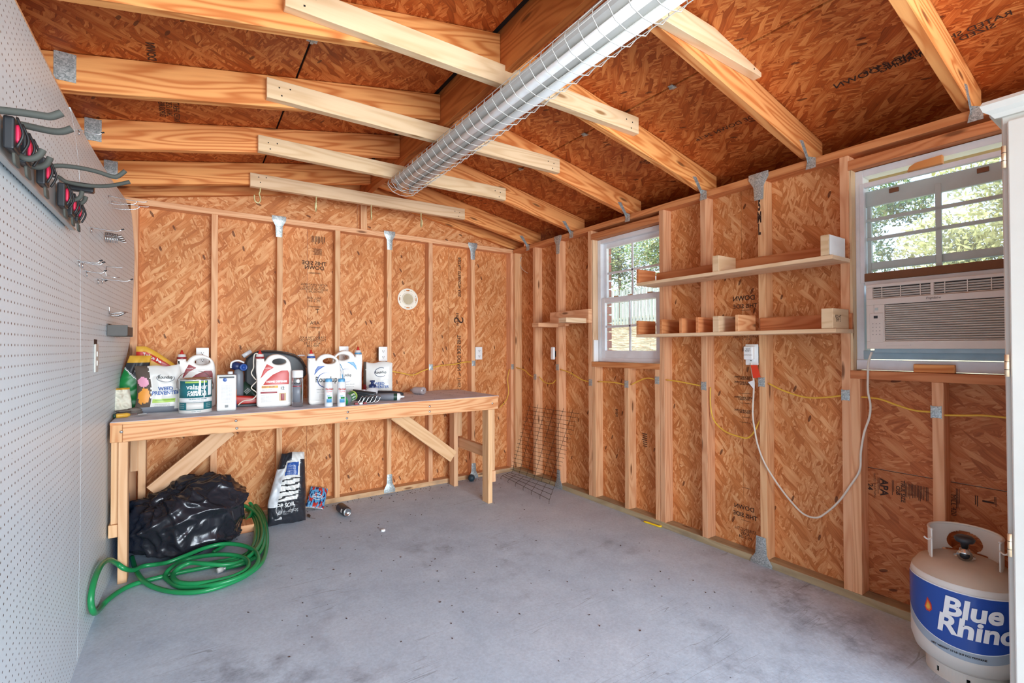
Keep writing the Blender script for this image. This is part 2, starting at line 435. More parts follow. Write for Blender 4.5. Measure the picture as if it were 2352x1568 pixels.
x = P(1173.5, 784, 1, YB).x; box('stud', x, x+.05, YB, OYB, ST, TP-ST, 'stud', wb, bev=.0015)
x = P(829, 480, 1, OYB-ST).x; box('stud', x, x+.05, OYB-ST, OYB, TP, 2.5, 'stud', wb, bev=.0015)

# right wall: windows at W1 and W2
W1 = (2.079, 2.730); W2 = (.30, .971); WZ = (1.085, 2.04)
def rpanel(y0, y1, z0, z1, m='osb', g=2): box('osb_panel', OXR, OXR+.011, y0+.001, y1-.001, z0, z1, m, wr, grain=g)
rpanel(2.75, OYB, 0, 2.14); rpanel(W1[1], 2.75, 0, 2.14); rpanel(W1[0], W1[1], 0, WZ[0]); rpanel(W1[0], W1[1], WZ[1], 2.14)
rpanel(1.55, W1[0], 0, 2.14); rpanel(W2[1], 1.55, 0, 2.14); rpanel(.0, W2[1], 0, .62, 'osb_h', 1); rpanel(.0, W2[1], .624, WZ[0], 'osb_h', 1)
rpanel(W2[0], W2[1], WZ[1], 2.14); rpanel(.0, W2[0], WZ[0], 2.14); rpanel(YF, .0, 0, 2.14)
box('bottom_plate', XR, OXR, YF, YB-.001, 0, ST, 'treated', wr, bev=.0015)
box('top_plate', XR, OXR, YF, YB-.001, TP-ST, TP, 'redpine', wr, bev=.0015)
def rstud(yl, z0=ST, z1=TP-ST, th=ST, m='stud'): return box('stud', XR, OXR, yl-th, yl, z0, z1, m, wr, bev=.0015)
rstud(YB-.005, th=.03)
for y in (3.499, 3.168, 2.769, 2.079, 1.768, 1.409, 1.008): rstud(y)
for y in (2.7285, 2.394, 2.121): rstud(y, z1=WZ[0]-ST)
for y in (.970, .672, .34): rstud(y, z1=WZ[0]-ST)
for y in (.25, -.15, -.55, -.95): rstud(y)
for (a, b) in (W1, W2):
    box('sill_board', XR-.002, OXR, a, b, WZ[0]-ST, WZ[0], 'redpine', wr, bev=.0015)
    box('header_board', XR-.002, OXR+.02, a, b, WZ[1], WZ[1]+.045, 'redpine', wr, bev=.0015)
# pale jamb liners of both window openings
for (a, b) in (W1, W2): box('jamb_board', XR+.004, OXR+.10, b-.012, b-.001, WZ[0], WZ[1], 'pale', wr, bev=.001)
# mains of the left wall behind the pegboard
box('osb_panel', XL-SD-.011, XL-SD, YF, OYB, 0, 2.14, 'osb', wl, grain=2)
box('bottom_plate', XL-SD, XL, YF, YB, 0, ST, 'treated', wl); box('top_plate', XL-SD, XL, YF, YB, TP-ST, TP, 'stud', wl)
y = YB-.01
while y > YF: box('stud', XL-SD, XL, y-ST, y, ST, TP-ST, 'stud', wl); y -= .4064

# pegboard sheets, the far one bowed as the photo shows
def pegx(y, z):
    top = -.024*max(0, (z-1.85)/.25)**1.5
    if y <= 2.44: return -.352+.006*sin(2.2*z)+top
    t = (y-2.44)/1.30; t = min(t, 1)
    ks = [(0, -.318), (.3, -.352), (.68, -.362), (1.0, -.34), (1.34, -.302), (1.75, -.290), (2.0, -.300), (2.12, -.338)]
    e = ks[-1][1]
    for (z0, e0), (z1, e1) in zip(ks, ks[1:]):
        if z0 <= z <= z1: s = (z-z0)/(z1-z0); s = s*s*(3-2*s); e = e0+(e1-e0)*s; break
    return (-.352+.006*sin(2.2*z)+top)*(1-t*t)+e*t*t
def peg_sheet(y0, y1, z0, z1):
    ny, nz = 16, 24; vs = []; fs = []; uvs = []
    for s in (0, -.006):
        for j in range(nz+1):
            for i in range(ny+1):
                yy = y0+(y1-y0)*i/ny; zz = z0+(z1-z0)*j/nz; vs.append((pegx(yy, zz)+s, yy, zz))
    n1 = (ny+1)*(nz+1)
    for s in (0, 1):
        for j in range(nz):
            for i in range(ny):
                q = [j*(ny+1)+i+s*n1, j*(ny+1)+i+1+s*n1, (j+1)*(ny+1)+i+1+s*n1, (j+1)*(ny+1)+i+s*n1]
                if s: q = q[::-1]
                fs.append(tuple(q)); uvs.append([(vs[k][1], vs[k][2]) for k in q])
    per = [(0, i) for i in range(ny)]+[(j, ny) for j in range(nz)]+[(nz, i) for i in range(ny, 0, -1)]+[(j, 0) for j in range(nz, 0, -1)]
    ids = [j*(ny+1)+i for j, i in per]
    for k in range(len(ids)):
        a, b = ids[k], ids[(k+1) % len(ids)]; q = (b, a, a+n1, b+n1); fs.append(q); uvs.append([(.0127+.0254*0+.0254*.5+.0127, .0254)]*4)
    return obj('pegboard_panel', vs, fs, 'peg', wl, uvs, smooth=False)
peg_sheet(YF, -.002, .0, 2.10); peg_sheet(0, 1.218, .0, 2.10); peg_sheet(1.222, 2.438, .0, 2.10); peg_sheet(2.442, 3.745, .0, 2.12)

# roof: deck sheets, ridge board, rafters, collar ties
def roofsheet(x0, x1, y0, y1):
    za, zb = under(x0)+.143, under(x1)+.143; vs = []
    for dz in (0, .011):
        vs += [(x0, y0, za+dz), (x1, y0, zb+dz), (x1, y1, zb+dz), (x0, y1, za+dz)]
    uvs = [[(vs[i][1], vs[i][0]) for i in f] for f in FACES]
    return obj('osb_panel', vs, FACES, 'osb_roof', ce, uvs)
for y0, y1 in ((YF-.1, 1.128), (1.131, OYB+.15)):
    roofsheet(XL-.45, .396, y0, y1); roofsheet(.406, RX-.058, y0, y1)
for y0, y1 in ((YF-.1, 1.95), (1.953, OYB+.15)):
    roofsheet(RX+.02, 1.902, y0, y1); roofsheet(1.912, XR+.55, y0, y1)
for s, a, b in ((0, XL-.45, RX), (1, RX, XR+.55)):
    vs = []
    for dz in (.158, .17): vs += [(a, YF-.1, under(a)+dz), (b, YF-.1, under(b)+dz), (b, OYB+.15, under(b)+dz), (a, OYB+.15, under(a)+dz)]
    obj('roofing_felt', vs, FACES, 'black', ce)
box('ridge_board', RX-.019, RX+.019, YF, OYB-.04, 2.405, 2.615, 'ridge', ce, bev=.0015)
RY = [3.585, 2.9755, 2.366, 1.7565, 1.147, .5375, -.072, -.6815]
def rafter(y, th=ST, hgt=.140):
    for s in (-1, 1):
        x0 = RX+s*.020; x1 = (XL-.16) if s < 0 else (XR+.16)
        xs = XL if s < 0 else XR
        prof = [(x0, under(x0)), (xs+s*(-.06), under(xs-s*.06)), (xs+s*.0, max(TP+.001, under(xs)-.0)), (x1, max(TP+.001, under(x1)+.03)), (x1, under(x1)+hgt), (x0, under(x0)+hgt)]
        vs = [(px, y, pz) for px, pz in prof]+[(px, y+th, pz) for px, pz in prof]; n = 6
        fs = [tuple(range(n)), tuple(range(2*n-1, n-1, -1))]+[(i, i+n, (i+1) % n+n, (i+1) % n) for i in range(n)]
        cx = (x0+x1)/2; uvs = [[(vs[i][0], vs[i][2]+(vs[i][0]-cx)*SL*s+(vs[i][1]-y)) for i in f] for f in fs]
        me = obj('rafter', vs, fs, 'rafter', ce, uvs)
        bm = bmesh.new(); bm.from_mesh(me.data); bmesh.ops.recalc_face_normals(bm, faces=bm.faces); bm.to_mesh(me.data); bm.free(); bevel(me, .0015)
for y in RY: rafter(y)
rafter(OYB-.004-ST)
TIES = [(.320, 1.922, 3.547, 2.279), (.303, 1.937, 2.9375, 2.286), (.273, 1.949, 2.328, 2.306), (.255, 1.990, 1.7185, 2.338), (.25, 2.090, 1.109, 2.388)]
for x0, x1, y, z in TIES:
    beam('collar_tie', (x0, y+.019, z+.0445-(.012 if y > 3 else 0)), (x1, y+.019, z+.0445+.006), (0, 0, 1), .089, ST, 'pale', ce)
# nail heads on the ties
mb = MB()
for x0, x1, y, z in TIES:
    for xx, sg in ((x0, 1), (x1, -1)):
        for dx, dz in ((.05, .055), (.095, .06), (.06, .022)):
            mb.box(xx+sg*dx-.003, xx+sg*dx+.003, y-.001, y+.001, z+dz-.003, z+dz+.003)
mb.build('nail_heads', 'black', ce, kind='stuff')
# H clips in the sheathing seams
def hclip(x, y):
    z = under(x)+.143; b = MB(); b.box(x-.02, x+.02, y-.012, y+.012, z-.004, z-.0015).box(x-.006, x+.006, y-.016, y+.016, z-.009, z-.004)
    b.build('sheathing_clip', 'galv', ce)
for x, y in ((.403, 2.04), (.403, 2.70), (1.907, 1.44), (1.907, 2.05), (1.907, 2.70), (.403, 1.45)): hclip(x, y)

# galvanised plates ------------------------------------------------------------
def funnel(c, n, flip=False, w_=.095, h=.155):
    """nailing plate widening towards the wall plate, at c on a plane with normal n"""
    s = -1 if flip else 1
    o = [(-w_/2, h/2), (w_/2, h/2), (w_/2, h/2-.03), (w_*.26, h/2-.075), (w_*.22, -h/2), (-w_*.22, -h/2), (-w_*.26, h/2-.075), (-w_/2, h/2-.03)]
    o = round_poly([(x, y*s) for x, y in o][::s], .004, 2)
    a = slab('strap_plate', o, [], .0025, .0004, 'galv', None, 1)
    a.location = c; a.rotation_euler = (0, 0, 0 if n == 'y' else pi/2)
    return a
def wallplate(u, v, side, flip=False, **k):
    if side == 'b': a = funnel(P(u, v, 1, YB-.002), 'y', flip, **k); a.parent = wb
    else: a = funnel(P(u, v, 0, XR-.004), 'x', flip, **k); a.parent = wr
for u, v in ((641, 520), (895, 552), (1086, 577)): wallplate(u, v, 'b')
for u, v in ((895, 1110), (1088, 1082)): wallplate(u, v, 'b', True, h=.15)
wallplate(1742, 428, 'r', w_=.11, h=.15); wallplate(1748, 1268, 'r', True, w_=.12, h=.17); wallplate(1281, 562, 'r'); wallplate(1283, 1100, 'r', True)
# hurricane ties between rafters and the right plate
for yy in RY[:6]:
    b = MB(); y0 = yy-.002
    b.add([(XR-.09, y0, 2.23), (XR-.055, y0, 2.235), (XR-.0, y0, 2.165), (XR-.003, y0, 2.125), (XR-.02, y0, 2.152), (XR-.075, y0, 2.215)], [(0, 5, 1), (1, 5, 4, 2), (2, 4, 3)])
    b.add([(XR-.004, y0, 2.165), (XR-.004, y0-.035, 2.15), (XR-.004, y0-.035, 2.10), (XR-.004, y0+.012, 2.10)], [(0, 1, 2, 3)])
    o = b.build('rafter_tie', 'galv', ce); sm = o.modifiers.new('thick', 'SOLIDIFY'); sm.thickness = .002
# left nail plates on the rafter ends
for yy in RY[:5]: box('nail_plate', XL-.02, XL+.042, yy-.003, yy-.0005, 2.185, 2.29, 'galv', ce)
# nail guards where the cable runs through the studs
def guard(u, v, side, w_=.036, h=.055):
    c = P(u, v, 1, YB-.001) if side == 'b' else P(u, v, 0, XR-.001)
    o = round_poly([(-w_/2, -h/2), (-w_*.3, -h/2+.003), (w_*.3, -h/2+.003), (w_/2, -h/2), (w_/2, h/2), (w_*.3, h/2-.003), (-w_*.3, h/2-.003), (-w_/2, h/2)], .001, 1)
    a = slab('nail_guard', o, [], .0022, .0004, 'galv', wb if side == 'b' else wr, 1); a.location = c; a.rotation_euler = (0, 0, 0 if side == 'b' else pi/2)
for u, v in ((893, 851), (990, 843), (1088, 834), (1178, 842)): guard(u, v, 'b')
for u, v in ((1229, 865), (1280, 843), (1356, 878), (1439, 882), (1509, 873), (1616, 886), (1749, 877), (1942, 907), (2150, 946)): guard(u, v, 'r')

# printed stamps on the sheathing, seen in mirror writing
def stamp(s, u, v, side, size, rot=0, mirror=True, bold=.0, xs=1):
    par = {'b': wb, 'r': wr, 'c': ce}[side]
    if side == 'b': c = P(u, v, 1, OYB-.0008); ex, ey = Vector((1, 0, 0)), Vector((0, 0, 1))
    elif side == 'r': c = P(u, v, 0, OXR-.0008); ex, ey = Vector((0, -1, 0)), Vector((0, 0, 1))
    else:
        s_ = 1 if side == 'c' and u > 1100 else -1
        d = FW+RT*((u-1176)/F)+UP*((784-v)/F); k = SL*s_       # z = RZ+.143 - k*(x-RX)
        t = (RZ+.1418-CAM.z-k*(CAM.x-RX))/(d.z+k*d.x); c = CAM+d*t; ex, ey = Vector((0, -s_, 0)), Vector((s_*-1., 0, SL)).normalized()
    cr, sr = cos(rot), sin(rot)
    return lettering(s, size, lambda x, y: c+ex*(x*cr-y*sr)+ey*(x*sr+y*cr), 'ink', par, 'printed_stamp', bold, mirror=mirror, xs=xs)
def blot(u, v, side, w_, h, n=9, vert=True):
    """a comb of printed bars"""
    c = P(u, v, 1, OYB-.0008) if side == 'b' else P(u, v, 0, OXR-.0008); ex = Vector((1, 0, 0)) if side == 'b' else Vector((0, -1, 0)); ez = Vector((0, 0, 1)); b = MB()
    for i in range(n):
        f = (i+.5)/n-.5
        if vert: a, e = c+ex*(f*w_-w_/n*.22)-ez*h*random.uniform(.1, .5), c+ex*(f*w_+w_/n*.22)+ez*h*.5
        else: a, e = c+ez*(f*h-h/n*.22)-ex*w_*random.uniform(.2, .5), c+ez*(f*h+h/n*.22)+ex*w_*.5
        A, B = a.copy(), e.copy(); d1 = ex*((B-A).dot(ex)); d2 = ez*((B-A).dot(ez)); b.add([A, A+d1, A+d1+d2, A+d2], [(0, 1, 2, 3)])
    b.build('printed_stamp', 'ink', wb if side == 'b' else wr)
blot(731, 553, 'b', .10, .07, 9); blot(727, 578, 'b', .08, .05, 8, False)
stamp('THIS SIDE\nDOWN', 722, 610, 'b', .042, bold=.0008); blot(722, 627, 'b', .09, .012, 2, False)
stamp('RATED SHEATHING\n24/16  7/16 INCH\nSIZED FOR SPACING\nEXPOSURE 1', 722, 662, 'b', .022); stamp('MILL 420\nPS 2-04', 722, 688, 'b', .026); blot(722, 704, 'b', .09, .012, 2, False)
stamp('T', 729, 715, 'b', .05); stamp('APA', 723, 742, 'b', .038); blot(722, 752, 'b', .09, .012, 2, False)
stamp('STRENGTH AXIS\nTHIS DIRECTION\n24/16  15/32\nPRP-108', 719, 785, 'b', .026); blot(733, 775, 'b', .012, .10, 2)
stamp('INSTALL STRENGTH AXIS', 1056, 636, 'b', .040, rot=pi/2, bold=.001, xs=.8); stamp('S', 1055, 735, 'b', .14, rot=pi/2, bold=.0); blot(1050, 733, 'b', .03, .12, 8, False)
stamp('THIS SIDE DOWN', 1055, 810, 'b', .052, rot=pi/2, bold=.001, xs=.8); stamp('THIS SIDE', 1055, 890, 'b', .045, rot=pi/2)
blot(1480, 1010, 'r', .05, .10, 7, False); blot(1416, 948, 'r', .03, .06, 6, False)
stamp('DOWN', 1708, 685, 'r', .040, bold=.0008); stamp('THIS SIDE', 1711, 703, 'r', .034, bold=.0005); blot(1711, 712, 'r', .07, .006, 1, False)
stamp('RATED SHEATHING\n24/16  7/16', 1712, 776, 'r', .017)
for v in (868, 880, 915, 945): stamp('RATED SHEATHING\nEXPOSURE 1', 1709, v, 'r', .0135, bold=.0003)
for v in (903, 926, 958, 970, 1120, 1195): blot(1711, v, 'r', .07, .005, 1, False)
stamp('DOWN', 1709, 1166, 'r', .036, bold=.0005); stamp('THIS SIDE', 1711, 1184, 'r', .034, bold=.0008); stamp('STRENGTH\nAXIS\nPS 2-04', 1712, 1226, 'r', .026)
stamp('24', 1998, 1117, 'r', .032, rot=-pi/2, mirror=False, bold=.0008); stamp('RATED SHEATHING', 2009, 1115, 'r', .013, rot=-pi/2, mirror=False)
stamp('APA', 2030, 1119, 'r', .042, rot=-pi/2, mirror=False, bold=.0015); blot(2018, 1117, 'r', .010, .085, 2); blot(2051, 1124, 'r', .010, .085, 2)
stamp('TRUE SIZE\nOSB', 2068, 1127, 'r', .022, rot=-pi/2, mirror=False, bold=.0005); blot(2105, 1132, 'r', .085, .07, 16)
blot(2200, 1145, 'r', .014, .085, 3); stamp('MILL 420\nPS 2-04', 2183, 1158, 'r', .024, rot=-pi/2, mirror=False); blot(2243, 1152, 'r', .012, .05, 2); stamp('1', 2268, 1152, 'r', .045, rot=-pi/2, mirror=False, bold=.0015); blot(2286, 1155, 'r', .008, .05, 2)
stamp('RATED SHEATHING  24/16\nSIZED FOR SPACING', 2140, 110, 'c', .038, bold=.0003); stamp('THIS SIDE DOWN', 2040, 150, 'c', .05, bold=.0005)
stamp('TIMBER\nOSB', 1490, 370, 'c', .035); stamp('THIS SIDE DOWN 24/16', 1690, 285, 'c', .045); stamp('DOWN', 346, 119, 'c', .04, bold=.001); stamp('RATED SHEATHING\n24/16 15/32\nEXPOSURE 1', 388, 250, 'c', .035, bold=.0003)
# spray marks on one stud
c0 = P(1744, 500, 0, XR-.0008)
lettering('5\nM\nL', .065, lambda x, y: c0+Vector((0, -x*.45, y*1.25)), 'ink', wr, 'painted_mark', .003)

# windows -------------------------------------------------------------------------
def window(name, y0, y1, z0, z1, x, sashes=True):
    """white vinyl single-hung unit set in the wall; y1 far side, y0 near side"""
    w_ = struct(name); fr = .032
    def fbox(n, ya, yb, za, zb, xa, xb, m='vinyl'): return box(n, xa, xb, ya, yb, za, zb, m, w_, bev=.0015)
    fbox('frame_stile', y1-fr, y1, z0, z1, x, x+.07); fbox('frame_stile', y0, y0+fr, z0, z1, x, x+.07)
    fbox('frame_rail', y0+fr, y1-fr, z1-fr, z1, x, x+.07); fbox('frame_rail', y0+fr, y1-fr, z0, z0+.030, x, x+.07)
    return w_, fbox, fr
w1, fb, fr = window('window_1', W1[0]+.004, W1[1]-.014, WZ[0]+.002, WZ[1]-.002, XR+.055)
ya, yb, za, zb = W1[0]+.036, W1[1]-.046, WZ[0]+.032, WZ[1]-.034; zm = (za+zb)/2-.005
def sash(par, fb, ya, yb, za, zb, x, st=.032, rail=.038, nv=1, nh=1, gm='glass', mt='vinyl', bot=None):
    bot = bot or rail
    fb('sash_stile', yb-st, yb, za, zb, x, x+.026, mt); fb('sash_stile', ya, ya+st, za, zb, x, x+.026, mt)
    fb('sash_rail', ya+st, yb-st, zb-rail, zb, x, x+.026, mt); fb('sash_rail', ya+st, yb-st, za, za+bot, x, x+.026, mt)
    gy0, gy1, gz0, gz1 = ya+st, yb-st, za+bot, zb-rail
    for i in range(nv): yy = gy0+(gy1-gy0)*(i+1)/(nv+1); fb('muntin', yy-.008, yy+.008, gz0, gz1, x+.008, x+.019, mt)
    for i in range(nh): zz = gz0+(gz1-gz0)*(i+1)/(nh+1); fb('muntin', gy0, gy1, zz-.008, zz+.008, x+.008, x+.019, mt)
    fb('pane', gy0-.004, gy1+.004, gz0-.004, gz1+.004, x+.012, x+.015, gm)
sash(w1, fb, ya, yb, zm-.018, zb, XR+.088); sash(w1, fb, ya+.004, yb-.004, za, zm+.022, XR+.058, st=.036, bot=.055)
for dy in (.10, .28, .42): fb('sash_lock', W1[0]+dy, W1[0]+dy+.05, zm+.022, zm+.03, XR+.056, XR+.08, 'chrome')
box('crumpled_plastic_wrap', XR+.006, XR+.05, W1[1]-.022, W1[1]-.014, WZ[0]+.002, WZ[0]+.17, 'white', w1)

# outside: brick skin with courses at the reveals, soffit, lawn, fence, trees
BX = OXR+.012
def brick_reveal(y, z0, z1):
    z = z0; k = 0
    while z < z1:
        o = box('brick', BX+.012, BX+.102, y+.0, y+.19, z, z+.057, 'brick', wr, bev=.003); z += .068; k += 1
box('brick_mortar', BX, BX+.095, W1[1]+.004, YB+.2, -.4, 2.135, 'mortar', wr); box('brick_mortar', BX, BX+.095, W2[1]+.06, W1[0]-.004, -.4, 2.135, 'mortar', wr)
box('brick_mortar', BX, BX+.095, W1[0]-.004, W1[1]+.004, -.4, WZ[0]-.03, 'mortar', wr); box('brick_mortar', BX, BX+.095, -1.2, W2[1]+.06, -.4, WZ[0]-.03, 'mortar', wr)
brick_reveal(W1[1]-.030, WZ[0]-.03, 2.10); brick_reveal(W1[0]-.19+.03, WZ[0]-.03, 2.10)
box('soffit_board', BX, BX+.42, YF, YB+.5, 2.14, 2.155, 'soffit', ce); box('fascia_board', BX+.42, BX+.44, YF, YB+.5, 2.09, 2.25, 'soffit', ce)
box('soffit_board', XL-SD-.45, XL-SD-.012, YF, YB+.5, 2.14, 2.155, 'soffit', ce); box('fascia_board', XL-SD-.45, XL-SD-.43, YF, YB+.5, 2.10, 2.26, 'soffit', ce)
# ------------------------------------------------------------------ outdoors, where the windows look
gz = lambda x: -.15+max(0, (x-3.2))*.165
vs = []; fs = []
for i in range(40):
    x = 2.8+i*.8
    for j in range(46):
        y = -16+j*1.1; vs.append((x, y, min(gz(x), 3.1)+.10*noise.noise(Vector((x*.6, y*.6, 0)))))
for i in range(39):
    for j in range(45): fs.append((i*46+j, (i+1)*46+j, (i+1)*46+j+1, i*46+j+1))
gnd = obj('lawn', vs, fs, 'grass', smooth=True); gnd['kind'] = 'structure'
b = MB()
for k in range(6000):
    x = random.uniform(7, 18.5); y = random.uniform(6, 22); z = min(gz(x), 3.1)+.03; a = random.uniform(0, pi); L = random.uniform(.05, .15); d = Vector((cos(a), sin(a), .1))*L; s = Vector((-sin(a), cos(a), .2))*.014
    p = Vector((x, y, z+random.uniform(0, .12))); b.add([p-d-s, p+d-s, p+d+s, p-d+s], [(0, 1, 2, 3)])
st_ = b.build('pine_straw', 'straw'); st_['kind'] = 'stuff'; st_['label'] = 'brown pine straw littering the slope below the fence outside'
# picket fence up the slope
FX = 17.2
fence = thing('picket_fence', 'weathered pale green picket fence on the slope outside the left window', 'fence', (FX, 14.5, 0))
y = -7.5; k = 0; pk = None
while y < 8.5:
    h = 1.85+random.uniform(-.03, .03)
    if pk is None:
        o = [(-.07, 0), (.07, 0), (.07, 1.77), (.035, 1.85), (-.035, 1.85), (-.07, 1.77)]
        vs = [(0, a, c) for a, c in o]+[(.02, a, c) for a, c in o]; pf = [tuple(range(6)), tuple(range(11, 5, -1))]+[(i, (i+1) % 6, (i+1) % 6+6, i+6) for i in range(6)]
        pk = obj('picket', vs, pf, 'fencewood', fence, [[(vs[i][2], vs[i][1]) for i in f] for f in pf]); q = pk
    else: q = pk.copy(); COL.objects.link(q)
    q.location = (random.uniform(-.01, .01), y, 2.12+random.uniform(-.02, .02)); y += .205; k += 1
for zz in (2.45, 3.5): box('fence_rail', .03, .08, -7.6, 8.5, zz, zz+.09, 'fencewood', fence)
# trees
def tree(name, label, x, y, z0, h, r, n, mats, seed, group=None, trunk=.16, ls=1):
    random.seed(seed); t = thing(name, label, 'tree', (x, y, z0), group=group)
    MB().tube([(0, 0, 0), (.1, .05, h*.35), (-.05, .1, h*.75)], [trunk, trunk*.7, trunk*.3], 7).build('trunk', 'bark', t, smooth=True)
    b = MB()
    cl = [(Vector((random.gauss(0, r*.45), random.gauss(0, r*.45), h*random.uniform(.3, 1))), random.uniform(.25, .6)*r) for _ in range(16)]
    for i in range(n):
        c, rr = random.choice(cl); d = Vector((random.gauss(0, 1), random.gauss(0, 1), random.gauss(0, .8))).normalized()*rr*random.uniform(.5, 1)
        p = c+d; s = random.uniform(.06, .14)*ls; a = Vector((random.gauss(0, 1), random.gauss(0, 1), random.gauss(0, 1))).normalized(); e = a.orthogonal().normalized()
        b.add([p-a*s, p+e*s*.5, p+a*s, p-e*s*.5], [(0, 1, 2, 3)], mi=0 if random.random() < .62 else 1)
    b.build('foliage', mats, t)
tree('leafy_tree', 'dense green tree rising behind the picket fence, seen through the left window', 21.0, 16.2, 2.6, 6.5, 1.7, 9000, ['leaf', 'leaf2'], 3)
tree('leafy_tree', 'yellowing tree beside the green one behind the fence', 23.0, 21.5, 2.6, 6.0, 2.4, 8000, ['leaf2', 'leaf'], 4)
tree('leafy_tree', 'shrubby tree at the right behind the fence, left window', 20.5, 11.6, 2.6, 5.6, 1.7, 8000, ['leaf', 'leaf2'], 5)
tree('leafy_tree', 'bushy green tree filling the left half of the window above the air conditioner', 12.4, 4.9, 1.2, 4.8, 1.5, 17000, ['leaf', 'leaf2'], 6, ls=.5)
tree('leafy_tree', 'sunlit yellow tree filling the right half of the window above the air conditioner', 11.5, 1.4, 1.2, 4.8, 1.35, 15000, ['leaf2', 'leaf2'], 8, ls=.5)
tree('leafy_tree', 'pale green tree behind the cabinet side of the air conditioner window', 16.5, -1.9, 1.4, 5.5, 2.2, 14000, ['leaf', 'leaf2'], 9, ls=.6)
random.seed(11)
# ------------------------------------------------------------------ window 2 with the air conditioner
w2, fb2, fr2 = window('window_2', W2[0]+.004, W2[1]-.012, WZ[0]+.004, WZ[1]-.003, XR+.045)
X2 = XR+.04
def fb3(n, ya, yb, za, zb, xa, xb, m='vinyl'): return box(n, xa, xb, ya, yb, za, zb, m, w2, bev=.0012)
# upper outer sash, then the inner sash pulled down on the unit
M['pale_blue_strip'] = flat('dusty_blue_strip', (158, 178, 186), .4, vary=.1)
M['sash_shade_grey'] = flat('backlit_sash_grey', (186, 196, 190), .45); M['foam'] = flat('brown_foam', (128, 86, 60), .9)  # backlit shade of the white sash put into the grey; the badge reuses it
fb3('sash_stile', .905, .920, 1.50, 1.93, X2+.03, X2+.05, 'sash_shade_grey')
fb3('sash_rail', .34, .925, 1.862, 1.935, X2+.026, X2+.046, 'sash_shade_grey')
fb3('inner_sash_stile', .922, .940, 1.498, 1.972, X2, X2+.022); fb3('inner_sash_rail', .34, .922, 1.950, 1.972, X2, X2+.022); fb3('inner_sash_rail', .34, .922, 1.486, 1.505, X2, X2+.022)
fb3('muntin', .648, .668, 1.52, 1.90, X2+.022, X2+.034, 'sash_shade_grey')
for z in (1.706, 1.795): fb3('muntin', .34, .92, z-.008, z+.008, X2+.022, X2+.033, 'sash_shade_grey')
fb3('meeting_rail', .34, .92, 1.562, 1.596, X2+.035, X2+.06, 'sash_shade_grey')
fb3('foam_strip', .34, .922, 1.505, 1.542, X2-.004, X2+.02, 'foam')
fb3('pane', .34, .922, 1.5, 1.95, X2+.062, X2+.065, 'glass_haze')
for y in (.795, .50): fb3('sash_latch', y, y+.035, 1.905, 1.925, X2+.02, X2+.03, 'foam')
fb3('sill_pan', .32, .957, WZ[0]+.004, WZ[0]+.050, X2-.006, X2+.05); fb3('filler_strip', .32, .93, WZ[0]+.055, WZ[0]+.095, X2+.0, X2+.03, 'pale_blue_strip')
# wedge of wood in the gap above the sash, scrap block on the sill
wo_ = [(0, 0), (.118, 0), (.118, .036), (.03, .030), (.008, .018)]
wd = slab('wood_wedge', wo_[::-1], [], .03, .002, 'rafter', None, 1); wd.location = (X2-.005, .752, 1.972); wd.rotation_euler = (0, 0, -pi/2)
tag(wd, 'short curved scrap of wood jammed above the sash over the air conditioner', 'wood block')
sb = box('wood_shim', X2-.03, X2-.008, .60, .735, WZ[0]+.001, WZ[0]+.036, 'rafter', None, bev=.002)
tag(sb, 'dark stained wood shim on the sill below the air conditioner', 'wood block')

